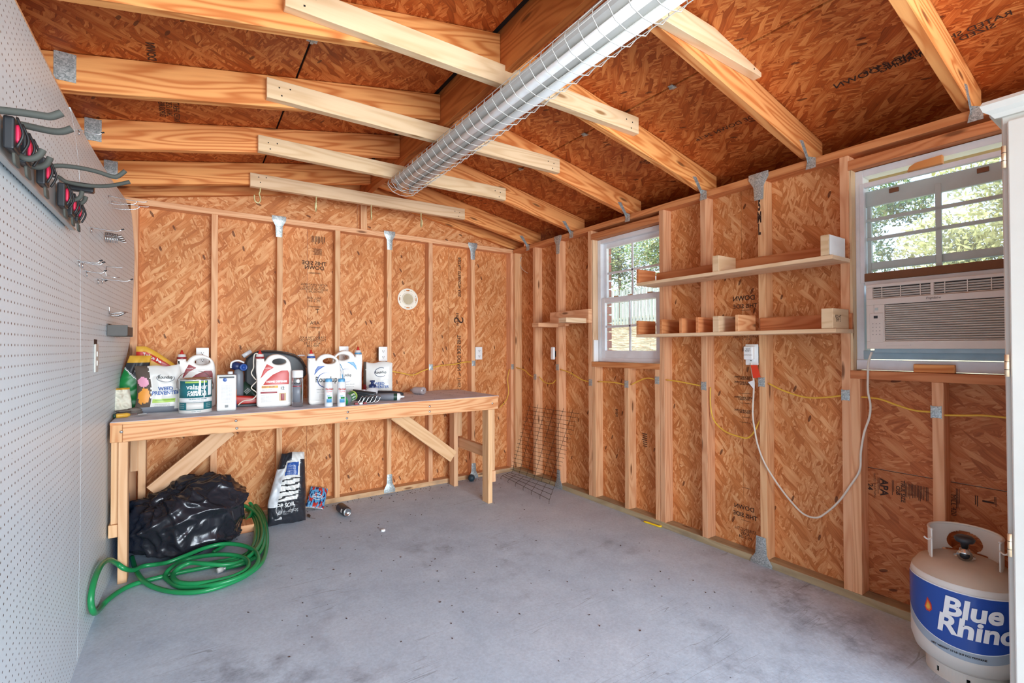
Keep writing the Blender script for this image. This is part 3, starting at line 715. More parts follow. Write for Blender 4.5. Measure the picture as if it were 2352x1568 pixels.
def air_conditioner():
    Y0, Y1, Z0, Z1, XF = .395, .893, 1.188, 1.480, XR-.030
    t = thing('air_conditioner', 'off white window air conditioner with two louvred vents and a slatted grille', 'air conditioner', (XF, Y1, Z0))
    # local frame: x out through the window, y negative along the wall to the right, z up
    L = lambda y: y-Y1
    H = Z1-Z0
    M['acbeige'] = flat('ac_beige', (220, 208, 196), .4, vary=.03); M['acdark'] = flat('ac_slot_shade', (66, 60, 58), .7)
    def ab(n, ya, yb, za, zb, xa, xb, m='acbeige', par=t, bev=.0015): return box(n, xa, xb, L(yb), L(ya), za-Z0, zb-Z0, m, par, bev=bev)
    ab('housing', Y0+.012, Y1-.022, Z0-.018, Z1-.012, .022, .40, 'pale_blue_strip')
    ab('front_panel', Y0, Y1, Z0, Z0+.034, 0, .03); ab('front_panel', Y0, Y1, 1.387, 1.414, 0, .03); ab('front_panel', Y0, Y1, 1.466, Z1, .0, .03)
    ab('side_trim', .864, Y1, Z0+.034, 1.387, 0, .03); ab('side_trim', .824, .864, Z0+.034, 1.387, 0.001, .03)
    ab('side_trim', .868, Y1, 1.414, 1.466, 0, .03); ab('side_trim', .653, .664, 1.414, 1.466, 0, .03); ab('side_trim', Y0, .446, 1.414, 1.466, 0, .03); ab('side_trim', Y0, .402, Z0+.034, 1.387, 0, .03)
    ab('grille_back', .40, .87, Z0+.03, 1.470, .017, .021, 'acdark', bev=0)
    for k, (a, b) in enumerate(((.664, .868), (.446, .653))):
        v = ab('vent', a+.001, b-.001, 1.4665, 1.4675, .003, .02, bev=0)
        for i in range(5):
            zz = 1.4185+i*.0102; m_ = MB().box(0, .010, -(b-a)/2, (b-a)/2, -.0012, .0012); o = m_.build('vent_slat', 'acbeige', v); o.location = (-.006, 0, zz-1.467+0.0); o.rotation_euler = (0, .5, 0)
        for i in range(3):
            yy = a+(b-a)*(i+.5)/3; o = MB().box(0, .003, -.0014, .0014, -.049, 0).build('vent_divider', 'acbeige', v); o.location = (-.009, yy-(a+b)/2, 0)
    n = 17
    for i in range(n):
        zz = 1.2275+i*(1.382-1.2275)/(n-1); o = MB().box(0, .013, -.210, .210, -.0014, .0014).build('grille_slat', 'acbeige', t); o.location = (.001, L(.612), zz-Z0); o.rotation_euler = (0, .45, 0)
    c = ab('control_panel', .829, .880, 1.217, 1.350, -.0015, .002, 'acbeige'); d = MB().box(-.0008, 0, -.0075, .0075, -.006, .006).build('display', 'blackp', c); d.location = (-.002, .002, .048)
    for k in range(3):
        for j in range(4): o = MB().lathe([(0, -.0006), (.0016, -.0006), (.0016, .0006), (0, .0006)], 8).build('button', 'blackp', c); o.rotation_euler = (0, pi/2, 0); o.location = (-.0018, -.013+k*.013, .018-j*.016)
    ab('badge', .848, .860, 1.362, 1.374, -.001, .001, 'sash_shade_grey', bev=0)
    lettering('Frigidaire', .013, lambda x, y: Vector((-.0008, L(.655)-x, 1.402-Z0+y)), 'blackp', t, shear=.3)
    lettering('________________________ >', .007, lambda x, y: Vector((-.0008, L(.775)-x, 1.204-Z0+y)), 'blackp', t)
    return t
air_conditioner()
# power cord hanging in a loop to the plug
cp = [(1235, 165), (1210, 250), (1205, 380), (1207, 480), (1225, 580), (1215, 680), (1175, 800), (1150, 950), (1140, 1090), (1060, 1220), (980, 1330), (880, 1420), (800, 1460), (700, 1430), (600, 1330), (500, 1200), (400, 1040), (345, 900), (320, 780), (303, 650), (310, 480), (312, 400), (300, 330), (290, 250)]
pts = [P(1640+a/3.4095, 760+b/3.4095, 0, XR-.012-(.012 if i in (0, 1) else 0)) for i, (a, b) in enumerate(cp)]
t = thing('power_cord', 'thick off white power cord looping from the air conditioner to the wall plug', 'power cord', (0, 0, 0))
tube('cable', pts, .0048, 'whitecord', t, 8, 8)
c = P(1722, 810, 0, XR-.02)
pb = box('plug_body', c.x-.02, c.x+.014, c.y-.026, c.y+.026, c.z-.038, c.z+.036, 'white', t, bev=.006, seg=3)
lettering('TEST\nRESET', .012, lambda x, y: Vector((c.x-.0205, c.y-x, c.z+.015+y)), 'blackp', t)
lettering('LCDI PROTECTED', .006, lambda x, y: Vector((c.x-.0205, c.y-x, c.z-.012+y)), 'ink', t)
M['redtag'] = flat('red_tag', (226, 62, 30), .5); M['paper'] = flat('white_paper', (236, 236, 234), .6)
a = [P(u, v, 0, XR-.022) for u, v in ((1724, 838), (1739, 838), (1747, 866), (1730, 868))]; a2 = [q+Vector((.0015, 0, 0)) for q in a]
obj('warning_tag', a+a2, FACES, 'redtag', t); a = [P(u, v, 0, XR-.020) for u, v in ((1718, 877), (1732, 873), (1733, 892), (1730, 892))]; obj('paper_tag', a+[q+Vector((.001, 0, 0)) for q in a], FACES, 'paper', t)

# outlets ------------------------------------------------------------------------------
def outlet(label, c, side, group='white receptacles on the stud walls', rz=0):
    t = thing('wall_outlet', label, 'outlet', c, rz=(0 if side == 'b' else -pi/2)+rz, group=group)
    slab('cover_plate', round_poly([(-.036, -.058), (.036, -.058), (.036, .058), (-.036, .058)], .004), [], .006, .002, 'white', t)
    for z in (-.026, .022):
        s_ = slab('socket', round_poly([(-.016, -.013+z), (.016, -.013+z), (.016, .013+z), (-.016, .013+z)], .009), [], .003, .0006, 'white', t, loc=(0, -.004, 0))
        MB().box(-.0075, -.0055, -.0065, -.0052, z-.002, z+.006).box(.0055, .0075, -.0065, -.0052, z-.001, z+.006).box(-.0025, .0025, -.0065, -.0052, z-.010, z-.005).build('slot', 'black', s_)
    box('outlet_box', -.030, .030, .004, .05, -.045, .045, 'blackp', t)
    return t
outlet('white outlet behind the paint can, left of the first bare stud', (.067, YB-.006, 1.143), 'b')
outlet('white outlet behind the white sprayer jug in the middle of the back wall', (.993, YB-.006, 1.152), 'b')
outlet('white outlet on the back wall with yellow cables dropping below it', (1.306, YB-.006, 1.148), 'b')
outlet('white outlet nearest the right corner of the back wall', (2.212, YB-.006, 1.145), 'b')
outlet('white outlet feeding the air conditioner plug under the lower shelf', (XR-.006, 1.445, 1.155), 'r')
t = thing('wall_outlet', 'small white outlet seen edge-on between studs left of the left window', 'outlet', P(1270, 811, 0, XR-.0), rz=-pi/2)
slab('cover_plate', round_poly([(-.02, -.055), (.02, -.055), (.02, .055), (-.02, .055)], .012), [], .022, .006, 'white', t); box('outlet_box', -.012, .02, .008, .05, -.03, .02, 'blackp', t)

# yellow cable runs ---------------------------------------------------------------------
def cab(seg, side, dx=.012): return [P(u, v, 1, YB-.008) for u, v in seg] if side == 'o' else [P(u, v, 1, YB+dx) if side == 'b' else P(u, v, 0, XR+dx) for u, v in seg]
t = thing('electrical_cable', 'yellow electrical cable threaded through the studs of both walls', 'cable', (0, 0, 0))
runs = [([(893, 851), (925, 857), (948, 861), (970, 852), (990, 845), (1015, 839), (1045, 836), (1070, 831), (1090, 832)], 'b'), ([(883, 829), (888, 845), (886, 870), (872, 888)], 'o'), ([(877, 829), (883, 850), (882, 868), (868, 878)], 'o'), ([(545, 845), (565, 840), (582, 834)], 'b'),
        ([(1170, 848), (1166, 870), (1168, 900), (1162, 920), (1148, 935)], 'b'),
        ([(1186, 844), (1205, 850), (1215, 860), (1226, 866)], 'r'), ([(1238, 865), (1252, 878), (1268, 880), (1277, 872)], 'r'), ([(1287, 848), (1310, 856), (1335, 871), (1355, 877)], 'r'), ([(1374, 876), (1410, 878), (1434, 883)], 'r'), ([(1450, 883), (1475, 871), (1490, 868), (1504, 871)], 'r'), ([(1530, 872), (1560, 876), (1611, 886)], 'r'),
        ([(1632, 889), (1632, 930), (1640, 965), (1665, 990), (1700, 1003), (1718, 1005), (1733, 990), (1745, 965)], 'r'), ([(1765, 880), (1800, 897), (1850, 912), (1900, 912), (1933, 908)], 'r'), ([(1978, 911), (2020, 916), (2060, 930), (2100, 942), (2140, 946)], 'r'), ([(2166, 953), (2210, 954), (2260, 954), (2312, 959), (2350, 962)], 'r')]
for s_, sd in runs: tube('cable_run', cab(s_, sd), .0045, 'yellowcable', t, 6, 5)
t = tube('loose_cable', [P(u, v, 0, OXR-.02) for u, v in ((1198, 590), (1194, 605), (1200, 618), (1212, 627))], .003, 'whitecord'); tag(t, 'stray white cable end hanging from the top plate near the corner', 'cable')

# round flange
fl = thing('round_flange', 'white plastic pipe flange ring fixed to the back wall sheathing', 'flange', (1.552, OYB, 1.617), rot=(pi/2, 0, 0))
M['pvc'] = flat('white_pvc', (240, 232, 214), .35, vary=.02)
R = .092
ring = slab('ring', ell(0, 0, R, R, 40), [ell(0, 0, .052, .052, 32)]+[ell(.074*cos(a), .074*sin(a), .018 if abs(cos(a)) < .5 else .005, .018 if abs(cos(a)) > .5 else .005, 10) for a in (0, pi/2, pi, 3*pi/2)], .008, .002, 'pvc', fl, plane='XY', loc=(0, 0, .006))
MB().lathe([(.052, .004), (.056, .016), (.050, .018), (.046, .012), (.046, .0)], 32).build('hub', 'pvc', fl, True)
MB().lathe([(.046, .006), (.0, .005)], 32).build('cap', flat('grey_cap', (186, 170, 140), .5), fl)
for a in range(8): o = MB().lathe([(0, .0105), (.003, .0105), (.003, .006)], 8).build('screw', 'darksteel', fl); o.location = (.074*cos(a*pi/4+.4), .074*sin(a*pi/4+.4), 0)

# shelves on the right wall ---------------------------------------------------------------
PR = .190                                     # shelf projection
def shelf(label, z, yl, yr, blocks, ledge, group):
    t = thing('wall_shelf', label, 'shelf', (XR, yr, z), group=group)
    D = lambda n, x0, x1, y0, y1, z0, z1, m, g=None: box(n, x0-XR, x1-XR, y0-yr, y1-yr, z0-z, z1-z, m, t, grain=g, bev=.0015)
    D('shelf_board', XR-PR, XR-.001, yr, yl, z-.019, z, 'pale', 1)
    D('ledger', XR-.020, XR-.001, ledge[0], ledge[1], z, z+.075, 'redpine', 1)
    for yb_, th, h, m in blocks: D('divider', XR-PR, XR-.021, yb_, yb_+th, z, z+h, m, 0)
    return t
yu = lambda u, v=760: P(u, v, 0, XR-PR).y
shelf('upper pale wooden wall shelf between the two windows with three divider blocks', 1.617, yu(1462), .965, [(yu(1462)-.020, .019, .088, 'redpine'), (yu(1637, 620)-.036, .038, .088, 'pale')], (.965, 2.09), 'plank shelves between the windows')
shelf('lower pale wooden wall shelf between the two windows with six divider blocks', 1.281, yu(1461), .955, [(yu(1461)-.021, .019, .089, 'redpine')]+[(yu(u)-.019, .019, .089, m) for u, m in ((1515, 'redpine'), (1560, 'redpine'), (1598, 'redpine'), (1688.6, 'benchwood'))]+[(yu(1637)-.038, .038, .089, 'pale')], (.955, 1.39), 'plank shelves between the windows')
tb = box('wood_block', XR-PR, XR-.022, .980, 1.015, 1.618, 1.712, 'pale', None, grain=0, bev=.002); tag(tb, 'whitewashed wood block at the right end of the upper shelf', 'wood block')
box('painted_face', -.082, .082, -.0202, -.0192, -.046, .046, 'paper', tb)
tb = box('wood_block', XR-PR, XR-.022, .966, 1.015, 1.282, 1.374, 'pale', None, grain=0, bev=.002); tag(tb, 'pale wood block with a stamp at the right end of the lower shelf', 'wood block')
lettering('KD-HT\nSYP 2', .02, lambda x, y: Vector((-.03+x, -.0252, y)), 'ink', tb, bold=.0003)
# stub shelf left of the left window
t = thing('wall_shelf', 'small shelf of scrap boards between studs left of the left window', 'shelf', (XR, 2.75, 1.29))
a, b_ = P(1267, 725, 0, XR-.02), P(1356, 725, 0, XR-.02)
box('ledger', -.04, -.001, b_.y-2.75, a.y-2.75, P(1356, 741, 0, XR-.03).z-1.29, P(1356, 709, 0, XR-.03).z-1.29, 'stud', t, grain=1, bev=.0015)
def arm(uf, ub, v0, v1, m, th=.038):
    y = P(uf, (v0+v1)/2, 0, XR-.25).y; z = P(uf, v1, 0, XR-.25).z; z1 = P(uf, v0, 0, XR-.25).z
    return box('shelf_board', -.25, -.042, y-2.75-.089, y-2.75, z-1.29, z1-1.29, m, t, grain=0, bev=.0015)
arm(1283, 1300, 730, 741, 'pale'); arm(1222, 1233, 742, 751, 'stud')
box('shelf_cleat', -.041, -.001, 3.0-2.75, 3.40-2.75, P(1250, 752, 0, XR).z-1.29, P(1250, 741, 0, XR).z-1.29, 'stud', t, grain=1)

# hooks under the last collar tie ------------------------------------------------------------
for k, (x, lab) in enumerate(((.381, 'brass screw hook under the last pale tie, farthest left of four'), (.735, 'brass screw hook under the last pale tie, second from the left'), (1.128, 'brass screw hook under the last pale tie, third from the left'), (1.532, 'brass screw hook under the last pale tie, farthest right of four'))):
    t = thing('screw_hook', lab, 'hook', (x, 3.566, 2.279), rz=(0, 1.2, 1.35, 1.4)[k], group='hooks under the collar tie')
    if k == 0: M['brass'] = flat('dull_brass', (214, 204, 150), .4, .4)
    tube('hook_wire', [(0, 0, .01), (0, 0, -.03), (-.006, 0, -.05), (0, 0, -.07), (.002, 0, -.092), (-.010, 0, -.112), (-.028, 0, -.104), (-.034, 0, -.085), (-.034, 0, -.062)], .0046, 'brass', t, 8, 5)

# fluorescent fixture -----------------------------------------------------------------------
LX, LY0, LY1, LZ = 1.150, .42, 2.97, 2.277
t = thing('strip_light', 'long white fluorescent strip light in a wire guard hung below the ties', 'light fixture', (LX, LY0, LZ)); LL = LY1-LY0
M['enamel'] = flat('white_enamel', (196, 193, 186), .25, vary=.02)
def prism(n, prof, y0, y1, m, cap=True):
    N = len(prof); vs = [(x, y0, z) for x, z in prof]+[(x, y1, z) for x, z in prof]; fs = [(i, (i+1) % N, (i+1) % N+N, i+N) for i in range(N)]+([tuple(range(N))[::-1], tuple(range(N, 2*N))] if cap else [])
    return obj(n, vs, fs, m, t)
prism('housing', [(-.05, 0), (.05, 0), (.045, -.03), (-.045, -.03)][::-1], .03, LL-.02, 'enamel')
for s_ in (-1, 1): prism('reflector', [(s_*.012, -.030), (s_*.075, -.022), (s_*.088, -.006), (s_*.085, -.003), (s_*.072, -.018), (s_*.012, -.026)], .04, LL-.03, 'enamel')
M['tubeglass'] = flat('lamp_tube_glass', (240, 240, 238), .15, vary=.01)
for s_ in (-1, 1):
    lt = MB().tube([(s_*.042, .07, -.047), (s_*.042, LL-.07, -.047)], .017, 14).build('lamp_tube', 'tubeglass', t, True)
    for ye in (.055, LL-.055): MB().tube([(s_*.042, ye-.015, -.047), (s_*.042, ye+.015, -.047)], .0175, 14).build('tube_cap', 'alu', lt, True); box('lamp_holder', s_*.042-.014, s_*.042+.014, ye+(.016 if ye > 1 else -.026), ye+(.026 if ye > 1 else -.016), -.062, -.02, 'enamel', t)
gp = [(-.098, -.002), (-.103, -.030), (-.070, -.068), (-.020, -.082), (.020, -.082), (.070, -.068), (.103, -.030), (.098, -.002)]
ga = thing('x', 'x', 'x'); bpy.data.objects.remove(ga)
g = MB()
for x, z in (gp[0], gp[1], gp[3], gp[6], gp[7]): g.tube([(x, 0, z), (x, LL, z)], .0016, 5)
rw = g.build('wire_guard', 'enamel', t, True)
k = 0; y = 0; ring_me = None
while y < LL+.001:
    if ring_me is None: q = MB().tube([(x, 0, z) for x, z in gp], .0018, 5).build('guard_ring', 'enamel', rw, True); ring_me = q
    else: q = ring_me.copy(); COL.objects.link(q)
    q.location = (0, y, 0); y += LL/38
MB().tube([(x, LL, z) for x, z in [gp[2], (-.03, -.045), (.03, -.045), gp[5]]], .0018, 5).tube([(x, LL, z*.55-.003) for x, z in gp], .0018, 5).build('guard_end', 'enamel', rw, True)
wr_ = tube('hanger_wire', [(1.20, .75, 2.40), (1.19, 1.10, 2.42), (1.15, 1.75, 2.33), (1.13, 1.82, 2.285)], .006, 'whitecord'); tag(wr_, 'white cable sagging beside the ridge board above the strip light', 'cable')

# workbench ------------------------------------------------------------------------------
BT, BF, BB, BL, BR = .824, 3.125, YB+.07, -.335, 1.985
t = thing('workbench', 'long pine workbench with a grey plywood top against the back wall', 'workbench', (BL, BF, 0))
D = lambda n, x0, x1, y0, y1, z0, z1, m='benchwood', g=None: box(n, x0-BL, x1-BL, y0-BF, y1-BF, z0, z1, m, t, grain=g, bev=.002)
D('bench_top', BL, BR+.004, BF-.004, YB-.004, BT-.014, BT, 'benchtop', 0)
D('front_apron', BL+.050, BR, BF, BF+.038, BT-.104, BT-.0145, 'benchwood', 0); D('side_apron', BL, BL+.049, BF, BF+.036, BT-.104, BT-.0145, 'benchwood', 2)
D('side_apron', BL, BL+.038, BF+.040, YB-.04, BT-.104, BT-.0145, 'benchwood', 1); D('side_apron', BR-.038, BR, BF+.040, YB-.04, BT-.104, BT-.0145, 'benchwood', 1); D('back_apron', BL, BR, YB-.039, YB-.004, BT-.104, BT-.0145, 'benchwood', 0)
box('ply_edge', 0, BR-BL, -.006, -.003, BT-.014, BT-.002, 'benchwood', t, grain=0)
zl = BT-.105
D('leg', -.302, -.264, BF+.006, BF+.095, 0, zl, 'legwood', 2); D('leg', BL+.002, -.304, BF+.030, BF+.116, .30, zl, 'legwood', 2)
D('leg_block', BL-.006, -.304, BF+.02, BF+.118, .235, .299, 'legwood', 2)
D('leg', -.262, -.224, YB-.14, YB-.05, .0, zl, 'legwood', 2); D('leg', -.2995, -.262, YB-.14, YB-.05, .45, zl, 'legwood', 2)
D('stretcher', -.340, -.304, BF+.12, YB-.15, .32, .40, 'legwood', 1)
D('leg', 1.897, 1.935, BF+.006, BF+.095, 0, zl, 'legwood', 2); D('leg', 1.9355, 1.972, BF+.030, BF+.118, .24, zl, 'legwood', 2); D('leg_block', 1.9355, 1.974, BF+.02, BF+.118, .155, .239, 'legwood', 2)
D('leg', 1.888, 1.926, YB-.14, YB-.05, 0, zl, 'legwood', 2); D('leg', 1.927, 1.965, YB-.14, YB-.06, .43, zl, 'legwood', 2)
D('stretcher', 1.937, 1.972, BF+.12, YB-.052, .33, .415, 'legwood', 1)
# diagonal braces
def px_on(u, v, y): return P(u, v, 1, y)-Vector((BL, BF, 0))
beam('brace', px_on(352, 1130, 3.60), px_on(525, 985, 3.60), (0, 0, 1), .098, .036, 'legwood', t)
beam('brace', px_on(1040, 1048, 3.62), px_on(905, 950, 3.62), (0, 0, 1), .098, .036, 'legwood', t)
for u, v in ((278.6, 991.5), (542, 966), (544, 983), (799, 946), (797, 960), (987, 933), (987, 945), (1131, 926)):
    c = P(u, v, 1, BF)-Vector((BL, BF, 0)); o = MB().lathe([(0, .004), (.005, .0035), (.0075, .0015), (.008, 0)], 12).build('carriage_bolt', 'chrome', t, True); o.location = (c.x, -.0005, c.z); o.rotation_euler = (pi/2, 0, 0)
# grit on the bench and floor
def grit(name, n, fn, label, s0=.0015, s1=.005, mat='ink'):
    b = MB()
    for _ in range(n):
        x, y, z = fn(); s = random.uniform(s0, s1); a = random.uniform(0, pi); c, e = cos(a)*s, sin(a)*s
        b.add([(x-c, y-e, z), (x+e*.5, y-c*.5, z), (x+c, y+e, z), (x-e*.5, y+c*.5, z), (x, y, z+s*.5)], [(0, 1, 4), (1, 2, 4), (2, 3, 4), (3, 0, 4)])
    o = b.build(name, mat); o['kind'] = 'stuff'; o['label'] = label
grit('bench_grit', 70, lambda: (random.uniform(1.1, 1.95), random.uniform(3.2, 3.78), BT), 'dark crumbs scattered on the bare right end of the bench')
def fg():
    if random.random() < .6: return (random.uniform(-.2, 2.4), 3.76+random.gauss(0, .05), .001)
    return (random.uniform(.2, 2.3), random.uniform(1.2, 3.6), .001)
grit('floor_debris', 420, fg, 'dark crumbs and dry leaf bits along the back edge of the floor', .002, .008)
# ------------------------------------------------------------------ bottles, bags and cans on the bench
for n_, c_, r_ in (('red', (192, 48, 38), .35), ('darkred', (150, 40, 48), .4), ('blue', (44, 84, 156), .35), ('jugwhite', (240, 236, 230), .32), ('teal', (36, 112, 120), .35), ('lime', (176, 208, 96), .4),
                   ('gold', (222, 170, 60), .45), ('orange', (226, 120, 52), .45), ('green', (24, 130, 62), .4), ('charcoal', (52, 54, 58), .45), ('inkblk', (30, 30, 32), .5), ('skyblue', (92, 158, 200), .35),
                   ('cloudy', (226, 228, 230), .2), ('soilbrown', (86, 72, 62), .7), ('petal', (232, 160, 184), .5), ('marigold', (234, 154, 60), .5), ('pale_blue', (178, 204, 224), .4), ('gloveg', (122, 112, 104), .8),
                   ('bagwhite', (226, 224, 218), .25), ('greyband', (126, 130, 138), .4), ('navy', (30, 46, 92), .4), ('greendark', (36, 66, 52), .4), ('beige', (208, 180, 140), .6)):
    M[n_] = flat(n_, c_, r_, vary=.03)
BZ = BT+.0005
def onb(u, v=935, y=None): q = P(u, v, 2, BT) if y is None else P(u, 860, 1, y); return (q.x, q.y, BZ)
def face(x, y): return -math.atan2(x, y)

def jug(label, loc, rz, c1, c2, title, tsize, kind, mirror=False, sc=1, group=None):
    """one-gallon sprayer jug: (x, z) outline traced in jug units (1 = 595 high)"""
    t = thing('sprayer_jug', label, 'jug', loc, rz=rz, group=group); K = .335/595*sc; KX = K*.90
    X = lambda x: (x-517)*KX*(-1 if mirror else 1); Z = lambda z: (845-z)*K
    def ring(p): r = [(X(a), Z(b)) for a, b in p]; return r if not mirror else r[::-1]
    out = round_poly([((a-517)*KX, Z(b)) for a, b in [(322, 845), (322, 520), (312, 430), (314, 300), (403, 300), (408, 340), (440, 285), (500, 254), (575, 252), (645, 282), (695, 330), (714, 420), (719, 560), (719, 845)]], [.022, .03, .02, .003, .003, .01, .03, .03, .03, .03, .03, .03, .03, .022], 5)
    hole = [((a-517)*KX, Z(b)) for a, b in ell(572, 338, 80, 36, 28)]
    bd = slab('body', out[::-1], [hole], .112, .0125, 'jugwhite', t, 5)
    if mirror:
        for v in bd.data.vertices: v.co.x = -v.co.x
        bd.data.flip_normals()
    cx = X(358); MB().lathe([(.024, Z(300)-.004), (.025, Z(280)), (.022, Z(278)), (.021, Z(252)), (.010, Z(250)), (0, Z(250))], 20, c=(cx, 0, 0)).build('cap', ['white'][0], t, True)
    MB().lathe([(.0262, Z(300)), (.0262, Z(280)), (.024, Z(279))], 20, c=(cx, 0, 0)).build('cap_band', c2, t, True)
    MB().lathe([(.012, Z(252)), (.011, Z(238)), (.007, Z(225)), (.005, Z(205)), (0, Z(203))], 14, c=(cx, 0, 0)).build('nozzle', 'red', t, True)
    yf = -.0575
    lab = slab('label', round_poly(ring([(345, 600), (420, 420), (690, 420), (695, 800), (345, 800)])[::-1], .012), [], .002, .0004, 'jugwhite', t, 1, loc=(0, yf+.0005, 0))
    F_ = lambda x0, z0, d=.0016: (lambda x, y: Vector((X(x0)+x, -d, Z(z0)+y)))
    def patch(pts, m, d=.0012): return slab('label_patch', round_poly(ring(pts)[::-1], .004, 2), [], .0008, .0001, m, lab, 1, loc=(0, -d, 0))
    if kind == 'red':
        patch([(432, 360), (512, 402), (440, 440), (360, 525), (395, 430)], c1); patch([(390, 595), (430, 540), (500, 480), (600, 437), (670, 437), (682, 470), (682, 595)], c1)
        lettering(title, tsize, F_(545, 562, .0022), 'white', lab, bold=.0006); lettering('CONTROL', .008, F_(440, 408, .0022), 'white', lab)
        patch([(375, 605), (560, 605), (560, 632), (375, 632)], 'gold'); lettering('INSECT KILLER', .011, F_(450, 618, .0026), 'darkred', lab, bold=.0003)
        lettering('INDOOR & PERIMETER', .007, F_(450, 652), 'inkblk', lab); patch([(362, 672), (550, 672), (550, 690), (362, 690)], 'darkred')
        r = slab('label_patch', [(X(607)+a, Z(640)+b) for a, b in ell(0, 0, .024, .024, 24)][::-1], [], .0012, .0002, 'paper', lab, 1, loc=(0, -.0024, 0)); lettering('12', .026, F_(605, 638, .0034), 'inkblk', lab, bold=.0006)
        patch([(572, 690), (650, 690), (650, 780), (572, 780)], 'beige'); patch([(590, 700), (630, 700), (630, 775), (590, 775)], 'darkred', .0018)
        for i in range(6): lettering('xxxxxxx xxxx xxxxxxx', .0065, F_(430, 712+i*14), 'greyband', lab)
    else:
        patch([(430, 395), (520, 393), (440, 440), (385, 500), (400, 440)], c1)
        cxx, czz = X(530), Z(560); pts = []
        for i in range(28):
            a = radians(60+i*9.5); pts.append((cxx+.052*cos(a), -.0015, czz+.048*sin(a)))
        MB().tube(pts, [.0004+.0028*sin(pi*i/27) for i in range(28)], 5).build('logo_ring', 'blue', lab, True)
        lettering(title, tsize, F_(535, 555, .0035), 'inkblk', lab, bold=.0006, xs=.72)
        lettering('WEED & GRASS KILLER', .0105, F_(520, 670), 'inkblk', lab); lettering('READY-TO-USE WAND APPLICATOR', .006, F_(520, 700), 'greyband', lab)
        for i in range(4): lettering('xxxx xxxxxxx xxxx xxxxx', .006, F_(510, 730+i*15), 'greyband', lab)
    return t
L0 = (.447, 3.405, BZ)
j1 = jug('white jug with red label and coiled white hose in front of the black tote', L0, face(.447, 3.4)*.6, 'red', 'darkred', 'HOME DEFENSE', .0165, 'red', group='white garden sprayer jugs')
tube('coil_hose', [(-.085, 0, .325), (-.098, -.01, .340), (-.112, -.01, .330), (-.116, -.01, .29), (-.116, -.012, .25), (-.128, -.015, .215), (-.108, -.02, .18), (-.098, -.02, .165), (-.128, -.02, .125), (-.100, -.03, .095), (-.100, -.03, .075), (-.125, -.04, .052), (-.17, -.03, .045), (-.20, -.03, .02)], .0035, 'whitecord', j1, 8, 6)
jug('white jug half hidden behind the teal paint can, red cap', (.035, 3.66, BZ), 0, 'darkred', 'darkred', 'HOME DEFENSE', .016, 'red', group='white garden sprayer jugs')
jug('white jug with blue and black label, third large jug along the bench', (.745, 3.36, BZ), face(.74, 3.36)*.5, 'blue', 'blue', 'Roundup', .052, 'blue', group='white garden sprayer jugs')
jug('white jug facing left behind the two small spray cans', (.965, 3.64, BZ), face(.98, 3.6)*.5, 'skyblue', 'skyblue', 'Roundup', .03, 'blue', True, 1.06, group='white garden sprayer jugs')

def paint_can():
    x, y = .026, 3.365; r, h = .0825, .195
    t = thing('paint_can', 'gallon paint can with teal label and dried white drips', 'paint can', (x, y, BZ), rz=.05)
    MB().lathe([(0, 0), (r, 0), (r+.002, .003), (r, .007), (r, h-.008), (r+.002, h-.004), (r+.002, h)], 48).build('body', 'bagwhite', t, True)
    MB().lathe([(r+.0025, h-.006), (r+.003, h), (r-.004, h+.003), (r-.010, h-.004), (r-.02, h-.005), (r-.03, h-.002), (0, h-.002)], 48).build('lid', 'chrome', t, True)
    A0, A1 = radians(-162), radians(-18)
    def band(z0, z1, m, a0=A0, a1=A1, d=.0008, n='label'): return MB().lathe([(r+d-.0004, z0), (r+d, z0), (r+d, z1), (r+d-.0004, z1)], 30, a0=a0, a1=a1).build(n, m, t, True)
    lb = band(.088, h-.010, 'teal'); band(.018, .062, 'teal', n='label_band'); 
    band(h-.022, h-.012, 'lime', radians(-130), radians(-52), .0012, 'label_band'); band(.022, .060, 'bagwhite', radians(-125), radians(-66), .0013, 'label_band'); band(.062, .088, 'paper', d=.0007, n='label_band')
    def F_(a, z0, d=.0020): return lambda xx, yy: Vector(((r+d)*cos(radians(a)+xx/r), (r+d)*sin(radians(a)+xx/r), z0+yy))
    lettering('valspar', .038, F_(-88, .150), 'white', lb, bold=.0006); lettering('CABINET &\nFURNITURE', .0185, F_(-88, .113), 'white', lb, bold=.0009)
    lettering('OIL-ENRICHED ENAMEL', .0085, F_(-84, .080), 'teal', lb, bold=.0002); lettering('smooth durable finish', .006, F_(-84, .069), 'greyband', lb); lettering('ULTRA WHITE', .007, F_(-90, .010), 'teal', lb)
    for i in range(3): lettering('xxxxx xxxx', .006, F_(-143, .052-i*.010), 'white', lb); lettering('xxxxx xxxx', .006, F_(-46, .052-i*.010), 'white', lb)
    for a, z1, w_ in ((-79, .10, 3.4), (-64, .09, 2.2), (-156, .14, 2), (-40, .10, 9)):
        MB().lathe([(r+.0018, h-.003), (r+.0036, h-.012), (r+.0034, z1+.01), (r+.0018, z1)], 6, a0=radians(a-w_), a1=radians(a+w_)).build('paint_drip', 'white', t, True)
    for s_ in (-1, 1): o = MB().lathe([(.009, 0), (.008, .004), (.003, .006), (0, .006)], 12).build('ear', 'chrome', t, True); o.location = (s_*(r+.001), 0, .135); o.rotation_euler = (0, s_*pi/2, 0)
    tube('bail', [(-r-.007, 0, .135), (-r-.004, .03, .19), (-.05, .065, .228), (.02, .072, .235), (.062, .05, .215), (r+.004, .02, .17), (r+.007, 0, .135)], .0018, 'chrome', t, 6, 6)
paint_can()

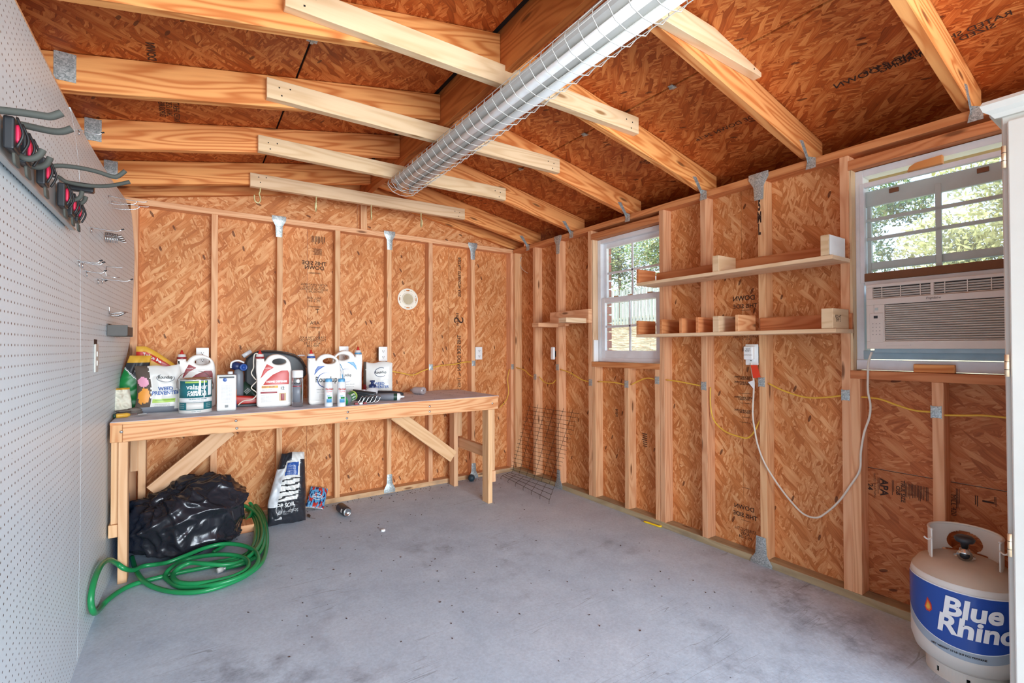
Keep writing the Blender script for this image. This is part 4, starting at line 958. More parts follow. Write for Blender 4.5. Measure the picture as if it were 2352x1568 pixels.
# white oblong solvent tin with blue and orange side
x, y, _ = onb(517, 944); t = thing('solvent_can', 'tall white oblong tin with a blue seal right of the paint can', 'tin', (x+.01, y+.035, BZ), rz=-.10)
box('body', -.050, .050, -.03, .03, 0, .215, 'bagwhite', t, bev=.008, seg=3); box('rim', -.052, .052, -.032, .032, .213, .218, 'chrome', t, bev=.004)
MB().lathe([(.014, .216), (.014, .232), (0, .233)], 16, c=(.018, 0, 0)).build('screw_cap', 'white', t, True)
lb = box('label', -.042, .042, -.0312, -.0302, .015, .205, 'paper', t); lb_ = lambda x0, z0: (lambda a, b: Vector((x0+a, -.0012, z0-.11+b)))
slab('seal', ell(-.008, .075, .011, .011, 20)[::-1], [], .001, .0001, 'blue', lb, 1, loc=(0, -.001, 0)); box('header', -.038, .040, -.0016, -.0006, .085, .094, 'charcoal', lb)
for i in range(14): lettering('xxxx xxx xxxxxx xxxx xx', .0052, lb_(0, .150-i*.0075), 'greyband', lb)
for i in range(9): box('bar', -.008+i*.002, -.008+i*.002+.0011, -.0014, -.0004, -.09, -.075, 'inkblk', lb)
box('side_patch', .0495, .0508, -.024, .024, .062, .125, 'orange', t); box('side_patch', .0495, .0508, -.024, .024, .012, .061, 'blue', t)

def spray(name, label, loc, r, h, body, cap, caph, cat='spray can', group=None, art=None):
    t = thing(name, label, cat, loc, group=group)
    MB().lathe([(0, 0), (r-.002, 0), (r, .003), (r, h-caph-.018), (r*.93, h-caph-.008), (r*.80, h-caph)], 28).build('body', body, t, True)
    MB().lathe([(r*.84, h-caph-.002), (r*.84, h-.006), (r*.72, h), (0, h)], 24).build('cap', cap, t, True)
    if art: art(t, r, h)
    return t
def cleanart(t, r, h):
    lb = MB().lathe([(r+.0004, .02), (r+.0006, .02), (r+.0006, .12), (r+.0004, .12)], 20, a0=radians(-150), a1=radians(-30)).build('label', 'paper', t, True)
    F_ = lambda a, z0: (lambda xx, yy: Vector(((r+.0014)*cos(radians(a)+xx/r), (r+.0014)*sin(radians(a)+xx/r), z0+yy)))
    lettering('CitruScent', .016, F_(-92, .112), 'red', lb, bold=.0006, xs=.7); lettering('CLEANER', .010, F_(-92, .096), 'pink', lb, xs=.8)
    for a0, a1, z0, z1, m in ((-130, -60, .028, .050, 'skyblue'), (-115, -60, .052, .064, 'green'), (-125, -80, .066, .074, 'pale_blue')): MB().lathe([(r+.0008, z0), (r+.0010, z0), (r+.0010, z1)], 12, a0=radians(a0), a1=radians(a1)).build('label_patch', m, lb, True)
for u, lab in ((756, 'small white spray can with blue cap, left one of the pair'), (786, 'small white spray can with blue cap, right one of the pair')):
    x, y, _ = onb(u, 935); spray('spray_can', lab, (x+.006, y+.04, BZ), .0255, .178, 'cloudy', 'skyblue', .018, group='pair of small white spray cans', art=cleanart)
def silverart(t, r, h):
    lb = MB().lathe([(r+.0004, .03), (r+.0006, .03), (r+.0006, .155), (r+.0004, .155)], 20, a0=radians(-165), a1=radians(-75)).build('label', 'greyband', t, True)
    F_ = lambda a, z0: (lambda xx, yy: Vector(((r+.0014)*cos(radians(a)+xx/r), (r+.0014)*sin(radians(a)+xx/r), z0+yy)))
    lettering('FOAM', .014, F_(-105, .148), 'inkblk', lb, bold=.0004); MB().lathe([(r+.001, .128), (r+.001, .134)], 12, a0=radians(-160), a1=radians(-60)).build('label_patch', 'darkred', lb)
x, y, _ = onb(684, 935); t = spray('spray_can', 'tall silver spray can with a white cap between the two front jugs', (x+.006, y+.045, BZ), .033, .232, 'chrome', 'white', .045, art=silverart)
bpy.data.objects[[c.name for c in t.children if c.name.startswith('cap')][0]].scale = (1.18, 1.18, 1)

# soft bags ------------------------------------------------------------------------------
def pillow(name, mats, w_, h, d, parent, warp=None, region=None, seed=0, nx=40, nz=48, wr_=.006, sharp=3, freq=9):
    S = seed*13.7
    def pt(i, j, s):
        a, b = -1+2*i/nx, j/nz; th = max(0, 1-abs(a)**sharp)**.55*max(0, 1-abs(2*b-1)**(sharp+1))**.6
        x, z = a*w_/2, b*h
        n1 = noise.noise(Vector((x*freq+S, z*freq, s*3))); n2 = 1-abs(noise.noise(Vector((x*freq*1.8+S, z*freq*1.8, 5+s*2))))*2
        y = s*(d/2*th+.0004)+(n1*wr_*1.2+n2*wr_*.8)*(.3+.7*th)
        if warp: x, y, z = warp(x, y, z)
        return Vector((x, y, z))
    vs = []; fs = []; mi = []
    for s in (-1, 1):
        for j in range(nz+1):
            for i in range(nx+1): vs.append(pt(i, j, s))
    n1 = (nx+1)*(nz+1)
    for s in (0, 1):
        for j in range(nz):
            for i in range(nx):
                q = [j*(nx+1)+i+s*n1, j*(nx+1)+i+1+s*n1, (j+1)*(nx+1)+i+1+s*n1, (j+1)*(nx+1)+i+s*n1]
                fs.append(tuple(q if s == 0 else q[::-1])); mi.append(region(-1+2*(i+.5)/nx, (j+.5)/nz) if region else 0)
    o = obj(name, vs, fs, None, parent, smooth=True, mats=mats, midx=mi)
    def fn(x0, z0, d_=.003):
        def g(xx, zz):
            a = max(-1, min(1, (x0+xx)/(w_/2))); b = max(0, min(1, (z0+zz)/h)); p = pt((a+1)/2*nx, b*nz, -1); return p+Vector((0, -d_, 0))
        return g
    return o, fn
def crinkle(name, c, rough=.2, sc=14, st=.9, d=.01):
    m = NT(name); o = m.obj(); n = m.noise(o, sc, 3, .5, 1.2); v = m.vor(m.map(o, scale=(1, 1, 1)), sc*.7)
    m.bump(m.math('ADD', m.math('ABSOLUTE', m.math('SUBTRACT', n, .5)), m.math('MULTIPLY', v.outputs['Distance'], .5)), st, d); return m.out(srgb(*c), rough, 0, .6)
M['blackbag'] = crinkle('black_polythene', (36, 37, 44), .26, 8, .4, .010)
M['clearbag'] = crinkle('clear_film', (226, 230, 230), .10, 16, .6, .006)
M['foilblack'] = crinkle('black_bag_film', (44, 46, 52), .3, 18, .4)
NZ = lambda a, b, f, s: noise.noise(Vector((a*f+s, b*f, s)))
# the front weed preventer bag
x, y, _ = onb(360, 948)
t = thing('weed_preventer_bag', 'white weed preventer bag with flower pictures at the front left of the bench', 'bag', (x+.008, y+.03, BZ), rz=.04)
def reg(a, b):
    e = -.42+.05*NZ(0, b, 22, 3)
    if b < .07: return 2
    if b < .115 and a < .6: return 2
    if a < e:
        if (a+.72)**2/.05+(b-.66)**2/.012 < 1: return 3
        if (a+.70)**2/.06+(b-.36)**2/.028+.5*NZ(a, b, 9, 1) < 1: return 4
        return 1
    if .205 < b < .29 and -.33 < a < .62: return 5
    return 0
wf = lambda x, y, z: (x*(1-.10*(z/.27))+.012*sin(z*14), y+.012*(z/.27)**2, z+.012*NZ(x, 0, 12, 2)*(z/.27)**3)
o, fn = pillow('bag_film', ['bagwhite', 'soilbrown', 'greyband', 'petal', 'marigold', 'lime'], .235, .272, .055, t, wf, reg, 1, wr_=.005)
lettering('WEED\nPREVENTER', .030, fn(.022, .125), 'blue', t, bold=.0008, xs=.88); lettering('Roundup', .026, fn(.028, .205), 'inkblk', t, bold=.0006, shear=.2, xs=.8)
tube('logo_ring', [fn(.03+.045*cos(a), .20+.022*sin(a))(0, 0) for a in [radians(q) for q in range(120, 400, 20)]], .0018, 'greyband', t, 5, 3)
lettering('xxxxxxxxxxxxxxxxxx xxxxx', .008, fn(.018, .072), 'green', t); lettering('xxxxx xxx xxxxxxxx xxx', .007, fn(.01, .047), 'greyband', t); lettering('xxxxxx xxxx xxxxx xxxxx', .007, fn(.01, .038), 'greyband', t)
# yellow bag behind
t = thing('yellow_bag', 'yellow bag with a red strip peaking above the weed preventer bag', 'bag', (-.150, 3.68, BZ), rz=-.05)
wy = lambda x, y, z: (x, y, z*(1-.42*max(0, (x+.08)/.2)**1.2))
o, fn = pillow('bag_film', ['gold', 'red'], .25, .385, .05, t, wy, lambda a, b: 1 if .82 < b < .92 else 0, 2, wr_=.006)
lettering('Twice As', .032, fn(-.045, .335), 'white', t, bold=.0008, xs=.75); lettering('xxxxxxxx     xxxxxx', .015, fn(-.02, .27), 'darkred', t)
# green and black bag at the far left
t = thing('potting_mix_bag', 'green and black garden soil bag slumped at the left end of the bench', 'bag', (-.305, 3.60, BZ), rz=.1)
wg = lambda x, y, z: (x*(1-.35*z/.33)+.06*(z/.33)**1.5, y, z)
o, fn = pillow('bag_film', ['green', 'charcoal', 'gold', 'white'], .16, .33, .07, t, wg, lambda a, b: 2 if b > .88 else (1 if b+.18*a > .62 else (3 if b+.18*a > .60 else 0)), 3, wr_=.008)
lettering('Soil', .045, fn(.02, .25), 'white', t, bold=.001)
# crumpled cream bag and gloves
t = thing('crumpled_sack', 'small crumpled cream paper sack left of the weed preventer bag', 'bag', (-.312, 3.46, BZ), rz=.3)
M['creampaper'] = flat('cream_paper', (222, 216, 196), .6); pillow('bag_film', ['creampaper', 'gold'], .085, .15, .06, t, lambda x, y, z: (x-.10*z, y, z), lambda a, b: 1 if b > .93 else 0, 4, 26, 34, .020, freq=16)
t = thing('work_gloves', 'dusty grey work gloves piled at the left end of the bench', 'gloves', (-.285, 3.44, BZ), rz=.2)
for k in range(2):
    g_ = MB(); z = .012+k*.022
    g_.tube([(.05, .02, z), (.02, 0, z), (0, -.01, z)], [.026, .024, .020], 10)
    for f in range(4): g_.tube(smooth_path([(0, -.028+f*.014, z), (-.025, -.032+f*.016, z+.002), (-.05-.006*(f % 3), -.034+f*.017, z-.001)], 4), [.0095]*8+[.006], 8)
    g_.tube([(.02, .02, z), (-.005, .045, z+.004)], [.010, .007], 8)
    o = g_.build('glove', 'gloveg', t, True); o.scale = (1, 1, .55); o.location = (.0, .0, .005)
# trowel
a = P(263, 950, 1, 3.29); b_ = P(298, 941, 1, 3.31)
t = thing('hand_scraper', 'yellow handled scraper lying over the left edge of the bench', 'scraper', (a.x, a.y, BT+.013), rz=math.atan2(b_.y-a.y, b_.x-a.x)); L_ = (b_-a).length
MB().tube([(-.0, 0, 0), (.012, 0, 0), (.03, 0, 0), (L_*.8, 0, 0), (L_, 0, 0)], [.008, .0125, .0115, .0125, .007], 14).build('handle', 'gold', t, True)
MB().tube([(-.006, 0, 0), (.004, 0, 0)], .0115, 14).build('pommel', 'greendark', t, True); MB().tube([(L_, 0, 0), (L_+.03, 0, 0)], .004, 8).box(L_+.03, L_+.07, -.018, .018, -.0012, .0012).build('blade', 'chrome', t)
# second weed preventer pouch at the right
t = thing('weed_preventer_pouch', 'white resealable weed preventer pouch standing right of the jugs', 'bag', (1.200, 3.62, BZ), rz=-.35)
o, fn = pillow('bag_film', ['bagwhite', 'soilbrown', 'darkred'], .215, .262, .06, t, lambda x, y, z: (x, y, z+.006*sin(x*40)*(z/.26)**4), lambda a, b: (1 if b > .35 else 2) if a < -.80+.06*NZ(0, b, 20, 5) else 0, 6, wr_=.004)
lettering('WEED\nPREVENTER', .030, fn(.012, .085), 'blue', t, bold=.0008, xs=.88); lettering('Roundup', .030, fn(.02, .185), 'inkblk', t, bold=.0006, xs=.8)
tube('logo_ring', [fn(.022+.045*cos(a), .185+.034*sin(a))(0, 0) for a in [radians(q) for q in range(60, 330, 18)]], .002, 'navy', t, 5, 3)
# clear bubble wrap
t = thing('plastic_wrap', 'clear crumpled bubble wrap sticking up behind the small spray cans', 'plastic bag', (.865, 3.47, BZ), rz=-.2)
pillow('film', ['clearbag', 'skyblue'], .085, .265, .05, t, lambda x, y, z: (x*(1-.4*sin(z*16)**2)-.05*(z/.26-.7), y, z), lambda a, b: 1 if NZ(a, b, 7, 4) > .28 else 0, 7, 24, 40, .014, freq=22)
# black tote bag / case behind the red jug
t = thing('black_case', 'black padded case arching behind the jug with the red label', 'case', (.50, 3.64, BZ), rz=-.12)
cs = round_poly([(-.20, .02), (-.20, .30), (-.13, .352), (.02, .350), (.13, .315), (.175, .25), (.185, .19), (.14, .13), (.12, .01)], [.02, .05, .03, .08, .05, .02, .01, .02, .02], 5)
slab('shell', cs[::-1], [], .075, .018, 'charcoal', t, 4); tube('zip_piping', [(-.19, -.038, .30), (-.12, -.038, .350), (.02, -.038, .349), (.13, -.038, .313), (.182, -.038, .235)], .0035, 'blackp', t, 6)
o = MB().tube([(-.03, 0, 0), (.03, 0, 0)], .014, 14).build('roll', 'cloudy', t, True); o.location = (-.185, -.03, .335); o.rotation_euler = (0, -.6, .4)
o = MB().lathe([(0, .012), (.022, .010), (.03, 0)], 20).build('button', 'white', t, True); o.location = (.15, -.0, .315); o.scale = (1, .6, 1)
# torch with a blue lens behind the tin
t = thing('hose_nozzle', 'white and blue hose nozzle standing up behind the white tin', 'nozzle', (.262, 3.59, BZ))
MB().lathe([(0, 0), (.03, 0), (.03, .20), (.022, .235), (0, .24)], 18).build('body', 'greyband', t, True)
o = MB().tube([(-.03, 0, 0), (.03, 0, 0)], .028, 16).build('head', 'navy', t, True); o.location = (-.01, 0, .255); o.rotation_euler = (0, .3, 0)
tube('rim', [(-.045, -.02, .245), (-.04, -.024, .280), (-.005, -.026, .292), (.03, -.024, .278)], .006, 'white', t, 8)
o = MB().lathe([(.022, 0), (.024, .02), (.018, .026), (.012, .012), (0, .010)], 18).build('lens', 'blue', t, True); o.location = (.022, -.03, .248); o.rotation_euler = (pi/2, 0, .2)
# dark green boot-like bottle
t = thing('oil_bottle', 'dark green printed bottle leaning behind the red tool', 'bottle', (.345, 3.60, BZ+.06), rot=(0, -.75, -.3))
o, fn = pillow('body', ['greendark'], .075, .15, .05, t, lambda x, y, z: (x*(1-.5*max(0, z/.15-.6)), y, z-.05), None, 9, 20, 24, .002); lettering('xxxxxx\nxxxxxx\nxxxxxx', .012, fn(0, .09), 'white', t)
# red and black tool
a = P(556, 918, 1, 3.50)
t = thing('red_tool', 'red tool with a black base and wire handle beside the jug hose', 'tool', (a.x+.02, 3.50, BZ), rz=-.1)
slab('body', round_poly([(-.085, .012), (.075, .012), (.075, .045), (.05, .062), (-.07, .072), (-.09, .05)], .01)[::-1], [], .055, .012, 'red', t); box('base', -.05, .10, -.036, .036, 0, .018, 'charcoal', t, bev=.004)
tube('trigger', [(.06, -.034, .05), (.085, -.036, .055), (.09, -.036, .03), (.07, -.034, .022)], .004, 'chrome', t, 8)
# lying green can
a = P(803, 912, 2, BT+.03); t = thing('green_can', 'green and grey tin lying tilted right of the small spray cans', 'tin', (.862, 3.20, BT+.044), rot=(0, pi/2-.20, .75))
MB().lathe([(0, -.055), (.033, -.055), (.034, -.052), (.034, -.03), (.034, .055), (.030, .060), (0, .058)], 26).build('body', 'green', t, True); MB().lathe([(.0345, -.056), (.0348, -.015)], 26).build('band', 'greyband', t, True); MB().lathe([(.0346, .040), (.0346, .055)], 26).build('band', 'lime', t, True)
for i in range(3): lettering('GREASE', .016, (lambda i: lambda xx, yy: Vector((.0352*cos(-2.2+yy/.034+i*.55), .0352*sin(-2.2+yy/.034+i*.55), .012+xx*.8)))(i), 'white', t, bold=.0004)
# black caulking sleeves, clamps, white bottle, caulk tubes
t = thing('black_pouch', 'black ribbed rubber sleeve lying between the green tin and the caulk tube', 'sleeve', (.985, 3.27, BT+.040), rot=(0, .14, -.55))
o, fn = pillow('sleeve', ['charcoal'], .16, .075, .045, t, lambda x, y, z: (x, y, z-.035), None, 12, 30, 20, .004)
for i in range(4): tube('rib', [(-.07, -.02-.004*i, .03-i*.015), (0, -.028, .035-i*.015), (.07, -.02, .03-i*.015)], .003, 'inkblk', t, 6)
t = thing('wire_clamps', 'tangle of steel wire clamps in front of the black sleeve', 'clamps', (.98, 3.18, BT))
for k in range(5):
    x0 = -.05+k*.028; tube('clamp', [(x0-.02, -.01, .004), (x0, -.012, .03+.004*k), (x0+.015, -.008, .052), (x0+.028, .0, .040), (x0+.012, .0, .012), (x0-.01, .006, .004)], .0022, 'chrome', t, 6)
for x0, m_ in ((-.085, 'darkred'), (-.055, 'paper'), (-.028, 'darkred')): box('fuse', x0, x0+.022, -.018, -.002, .0, .012, m_, t, bev=.002)
t = thing('white_bottle', 'white plastic bottle with a black pump lid behind the black sleeve', 'bottle', (1.115, 3.49, BZ), rz=0)
MB().lathe([(0, 0), (.052, 0), (.056, .02), (.054, .05), (.038, .072), (.022, .082)], 24).build('body', 'cloudy', t, True); MB().lathe([(.025, .080), (.027, .100), (.012, .106), (.010, .120), (.020, .124), (.018, .132), (0, .134)], 18).build('pump_lid', 'navy', t, True)
t = thing('white_rag', 'small white rag bunched between the jug and the pouch', 'rag', (1.0, 3.46, BZ)); pillow('cloth', ['cloudy'], .11, .07, .06, t, None, None, 15, 24, 18, .012, freq=20)
a = P(880, 903, 2, BT+.025)
t = thing('caulk_tube', 'silver caulk tube with a white end cone pointing right on the bench', 'caulk tube', (1.17, 3.285, BT+.026), rot=(0, pi/2+.02, -.32))
MB().lathe([(0, -.09), (.024, -.09), (.025, .055), (.0245, .058)], 24).build('barrel', 'greyband', t, True); MB().lathe([(.026, .054), (.027, .068), (.022, .074), (.009, .080), (.005, .104), (0, .105)], 24).build('cone', 'white', t, True); MB().lathe([(.0254, .030), (.0254, .054)], 24).build('band', 'greendark', t, True)
t = thing('caulk_tube', 'dark grey tube lying behind the silver caulk tube', 'caulk tube', (1.225, 3.43, BT+.030), rot=(0, pi/2+.03, -.35))
MB().lathe([(0, -.09), (.027, -.085), (.026, .02), (.018, .08), (.010, .10), (0, .10)], 24).build('barrel', 'charcoal', t, True)
a = P(962, 893, 1, 3.58)
t = thing('water_bottle', 'empty clear plastic bottle lying on the bare right half of the bench', 'bottle', (a.x, 3.58, BT+.0305), rot=(0, pi/2, -1.05))
M['petplastic'] = crinkle('dusty_clear_plastic', (176, 164, 164), .2, 30, .4, .004)
bb = MB(); bb.lathe([(0, .048), (.014, .046), (.024, .055), (.030, .045), (.0305, .03), (.029, .02), (.0305, .01), (.029, 0), (.0305, -.01), (.029, -.02), (.030, -.035), (.026, -.05), (.013, -.066), (.012, -.08), (0, -.08)], 26).build('body', 'petplastic', t, True)
for k in range(5): o = MB().tube([(.0, 0, .050), (.026, 0, .050)], [.003, .005], 6).build('foot', 'petplastic', t, True); o.rotation_euler = (0, 0, k*2*pi/5)

# ------------------------------------------------------------------ things on the floor
def trash_bag():
    t = thing('trash_bag', 'full black rubbish bag with a twisted knot under the bench', 'rubbish bag', (.0, 3.50, 0))
    bm = bmesh.new(); bmesh.ops.create_icosphere(bm, subdivisions=6, radius=1)
    for v in bm.verts:
        d = v.co.normalized(); x, y, z = d
        r = 1
        k = Vector((-.45, -.15, .8)).normalized(); ang = d.angle(k)
        kx = Vector((0, 0, 1)).cross(k).normalized(); ky = k.cross(kx); az = math.atan2(d.dot(kx), d.dot(ky))
        rg = lambda q, e=2: max(0, 1-abs(noise.noise(q))*2.6)**e
        c_, s_ = cos(az), sin(az)
        ple = rg(Vector((c_*3.2, s_*3.2, ang*.9)), 2)*min(1, ang/.35)*math.exp(-(ang/1.5)**2)
        big = rg(d*1.3+Vector((4, 0, 1)), 1.5); mid = rg(d*2.7+Vector((0, 6, 2)), 2.5); sm = rg(Vector((x*6, y*6, z*3.4))+Vector((9, 1, 0)), 3)
        r += -.13+.13*big+.12*ple+.055*mid+.016*sm-.13*math.exp(-((ang-.28)/.16)**2)+.06*math.exp(-(ang/.10)**2)
        X_, Y_, Z_ = x*r*.315, y*r*.26, z*r*.235
        Z_ = Z_+.165+(.05*max(0, x+.1) if z > 0 else 0)
        if Z_ < .05: X_ *= 1.03; Y_ *= 1.03
        Z_ = max(Z_, .002+.008*abs(noise.noise(d*9)))
        v.co = Vector((X_, Y_, Z_))
    me = bpy.data.meshes.new('bag'); bm.to_mesh(me); bm.free(); me.materials.append(M['blackbag'])
    for p in me.polygons: p.use_smooth = True
    o = bpy.data.objects.new('bag', me); COL.objects.link(o); o.parent = t
    kn = MB(); kn.tube(smooth_path([(-.185, -.06, .285), (-.150, -.05, .318), (-.115, -.045, .322), (-.16, -.05, .338)], 5), [.018]*3+[.026]*8+[.012]*5, 12).build('knot', 'blackbag', t, True)
trash_bag()
# hose
S5 = 4.481
def hp(lst, z0=.013): return [P(190+a/S5, 1080+b/S5, 2, z if len(c_) > 2 else z0) for c_ in lst for a, b, z in [(c_[0], c_[1], c_[2] if len(c_) > 2 else z0)]]
path = hp([(505, 890, .03), (550, 1030, .028), (640, 1150, .028), (790, 1220, .014), (1000, 1255), (1250, 1240), (1500, 1165), (1700, 1070), (1840, 950, .02), (1890, 800, .02), (1895, 640, .03), (1860, 470, .04), (1780, 360, .06), (1680, 300, .08), (1590, 310, .08), (1590, 370, .05), (1680, 400, .03), (1770, 480, .02), (1820, 600, .014), (1800, 740, .014), (1700, 850, .014), (1500, 940, .014), (1250, 1000, .014), (1000, 1050), (750, 1110), (560, 1160), (400, 1230), (260, 1330), (180, 1420)])
path += [P(190+a/S5, 1080+b/S5, 0, xx) for a, b, xx in ((120, 1465, -.325), (85, 1370, -.332), (95, 1230, -.332), (140, 1070, -.328), (200, 965, -.325), (270, 920, -.318), (350, 955, -.30), (430, 1010, -.27))]
path += hp([(520, 1025, .05), (620, 985, .035), (760, 965, .03), (880, 945, .04), (1050, 880, .05), (1250, 800, .05), (1450, 755, .05), (1640, 770, .05), (1760, 820, .05), (1805, 890, .05), (1780, 975, .045), (1650, 1080, .04), (1400, 1165, .035), (1150, 1200, .014), (990, 1195, .014), (890, 1140, .014), (850, 1085, .02), (900, 1010, .035), (1040, 925, .03), (1250, 880, .035), (1450, 865, .04), (1620, 885, .04), (1705, 940, .045), (1680, 1020, .045), (1550, 1090, .04), (1350, 1140, .035), (1150, 1165, .03), (1000, 1155, .03), (935, 1110, .03), (940, 1050, .035), (1020, 985, .05), (1120, 950, .055), (950, 950, .06), (900, 965, .06)][:-2])
path += hp([(1250, 960, .055), (1450, 970, .04), (1620, 940, .03), (1740, 860, .045), (1830, 740, .04), (1850, 600, .04), (1800, 460, .05), (1700, 380, .07), (1620, 350, .085)])
t = thing('garden_hose', 'coiled green garden hose spilling out from under the bench', 'hose', (0, 0, 0)); M['hosegreen'] = flat('hose_green', (28, 138, 78), .32, vary=.1, scale=6)
MB().tube(smooth_path(path, 7), .0115, 10).build('hose', 'hosegreen', t, True)
# tangle of spare loops at the back
extra = hp([(1345, 845, .02), (1480, 750, .025), (1600, 620, .03), (1710, 480, .045), (1745, 380, .06), (1700, 320, .09), (1600, 300, .09), (1570, 330, .07), (1640, 420, .04), (1640, 560, .02), (1540, 680, .014)])
MB().tube(smooth_path(extra, 7), .0115, 10).build('hose', 'hosegreen', t, True)
for k in range(4):
    q = hp([(1540, 372+16*k, .07), (1620, 330+18*k, .075-.01*k), (1730-10*k, 350+22*k, .06-.008*k), (1830-22*k, 450+20*k, .05-.008*k), (1872-30*k, 600+10*k, .03), (1862-34*k, 760, .028), (1790-40*k, 880, .026), (1640-40*k, 960-14*k, .024), (1450-60*k, 1010-16*k, .014)])
    MB().tube(smooth_path(q, 6), .0115, 10).build('hose', 'hosegreen', t, True)
a = P(190+1400/S5, 1080+1030/S5, 2, .016); b_ = P(190+1455/S5, 1080+1010/S5, 2, .016); dd = (b_-a).normalized()
MB().tube([a-dd*.008, a-dd*.006, a+dd*.018], [.012, .0145, .0145], 12).build('coupling', 'bagwhite', t, True); MB().tube([a+dd*.018, a+dd*.042], .0105, 12).build('coupling_thread', 'alu', t, True)
# wood offcut under hose, blue pegboard offcut
a = P(563, 1222, 2, 0); b_ = box('wood_offcut', a.x-.04, a.x+.05, a.y-.02, a.y+.12, .001, .05, 'benchwood', None, bev=.002); tag(b_, 'short wood offcut lying inside the hose coil', 'wood block')
b_ = box('blue_panel', -.299, -.295, 3.30, 3.62, .001, .34, 'bluepeg' if 'bluepeg' in M else 'skyblue', None, bev=0)
M['bluepeg'] = flat('blue_board', (92, 134, 190), .5); b_.data.materials[0] = M['bluepeg']; tag(b_, 'blue perforated board standing behind the front left bench leg', 'board')
# potting soil bag leaning against the wall
a = P(650, 1212, 2, 0)
t = thing('soil_bag', 'half empty black and white soil bag leaning on the back wall', 'bag', (a.x+.035, 3.56, 0), rot=(-.16, 0, -.10))
def rs(a, b):
    if b > .90 and a > -.1: return 1
    if a < -.52 and .25 < b < .78: return 5
    c_ = -.05+.35*(b-.5)
    if .34 < b < .90 and abs(a-c_) < .62-.35*max(0, b-.6):
        if b > .68: return 2 if abs(a-c_) < .42 and b < .86 else 1
        for q in (.39, .47, .555, .63):
            if abs(b-q-.03*a) < .011: return 3
        return 1
    return 0
ws = lambda x, y, z: (x*(1.0-.62*max(0, z/.47-.35)**1.1)+.06*max(0, z/.47-.3), y, z+.012*NZ(x, z, 14, 8))
o, fn = pillow('bag_film', ['foilblack', 'bagwhite', 'blue', 'inkblk', 'green', 'cloudy'], .235, .47, .13, t, ws, rs, 21, 44, 60, .014, freq=12)
for i in range(9): lettering('xxxxxx xxxx xxxxxx', .008, fn(.0, .385-i*.010), 'white', t)
lettering('TOP SOIL', .032, fn(-.02, .13), 'white', t, bold=.0008); lettering('xxxxxx xx\nxxxxx xxx', .012, fn(.03, .09), 'white', t)
tube('badge', [fn(-.05+.018*cos(q), .10+.026*sin(q))(0, 0) for q in [i*2*pi/14 for i in range(14)]], .0018, 'paper', t, 5, 2, closed=True); 
for i in range(12): a0 = fn(-.075+i*.0036, .035)(0, 0); box('bar', a0.x, a0.x+.002, a0.y-.001, a0.y, a0.z, a0.z+.025, 'paper', t)
# snack bag, can, bottle cap, ball, clip
t = thing('snack_bag', 'shiny blue and red snack bag on the floor by the bottom plate', 'bag', (.765, 3.74, .012), rot=(-.75, .25, -.25))
o, fn = pillow('foil', ['skyblue', 'red', 'navy', 'alu'], .125, .17, .035, t, None, lambda a, b: 3 if b > .96 or b < .04 else (1 if NZ(a, b, 4, 2) > .22 else (2 if NZ(a, b, 6, 9) > .15 else 0)), 31, 26, 34, .005, freq=20)
tube('logo_ring', [fn(.035*cos(q), .085+.022*sin(q))(0, 0) for q in [i*2*pi/14 for i in range(14)]], .0022, 'white', t, 5, 2, closed=True); lettering('xxxxx', .024, fn(0, .085), 'white', t, bold=.0006)
a = P(776, 1160, 2, .033); b_ = P(803, 1180, 2, .033); dd = (b_-a)
t = thing('drink_can', 'dark energy drink can with a red stripe lying on the floor', 'can', ((a+b_)/2), rot=(0, pi/2, math.atan2(dd.y, dd.x)))
o = MB().lathe([(0, -.078), (.024, -.078), (.0325, -.066), (.0325, .062), (.027, .074)], 28).build('body', 'charcoal', t, True); MB().lathe([(.0330, -.06), (.0330, .04)], 10, a0=.3, a1=1.5).build('stripe', 'darkred', t, True); MB().lathe([(.0331, .030), (.0331, .055)], 8, a0=-2.2, a1=-1.4).build('label', 'paper', t, True)
MB().lathe([(.027, .074), (.0275, .078), (.0245, .079), (.0235, .073), (0, .073)], 28).build('rim', 'chrome', t, True)
a = P(880, 1219, 2, 0); t = thing('bottle_cap', 'small white cap alone on the floor in front of the drink can', 'cap', (a.x, a.y, 0)); MB().lathe([(.014, 0), (.014, .010), (.010, .012), (0, .012)], 18).build('cap_shell', 'white', t, True)
t = thing('rubber_ball', 'small dark blue green ball by the right back bench leg', 'ball', (2.09, 3.74, .031)); bm = bmesh.new(); bmesh.ops.create_uvsphere(bm, u_segments=24, v_segments=14, radius=.031); me = bpy.data.meshes.new('ball'); bm.to_mesh(me); bm.free(); me.materials.append(flat('ball_teal', (40, 62, 72), .5)); me.polygons.foreach_set('use_smooth', [True]*len(me.polygons)); o = bpy.data.objects.new('shell', me); COL.objects.link(o); o.parent = t
tube('seam', [(.0312*cos(q), .0312*sin(q)*.3, .0312*sin(q)*.95) for q in [i*2*pi/20 for i in range(20)]], .0008, 'inkblk', t, 5, 2, closed=True)
M['yel'] = flat('yellow_plastic', (250, 208, 30), .4)
q = [P(u, v, 2, .008) for u, v in ((1479, 1197), (1498, 1203), (1513, 1208), (1518, 1208), (1514, 1202))]
t = tube('yellow_hook', q, .0062, 'yel', None, 8, 4); tag(t, 'bright yellow plastic hook on the floor below the left window', 'hook')
t = thing('leaf_litter', 'brown dry leaf curled on the floor beside the soil bag', 'leaf', (.70, 3.58, .004)); lf = [(0, 0, 0), (.012, .02, .006), (.008, .05, .010), (0, .075, .004), (-.010, .05, .008), (-.012, .02, .004)]; obj('blade', lf, [(0, 1, 2, 3), (0, 3, 4, 5)], 'soilbrown', t); tube('stalk', [(0, 0, .002), (.004, -.02, .002), (.03, -.04, .001)], .0012, 'soilbrown', t, 5)

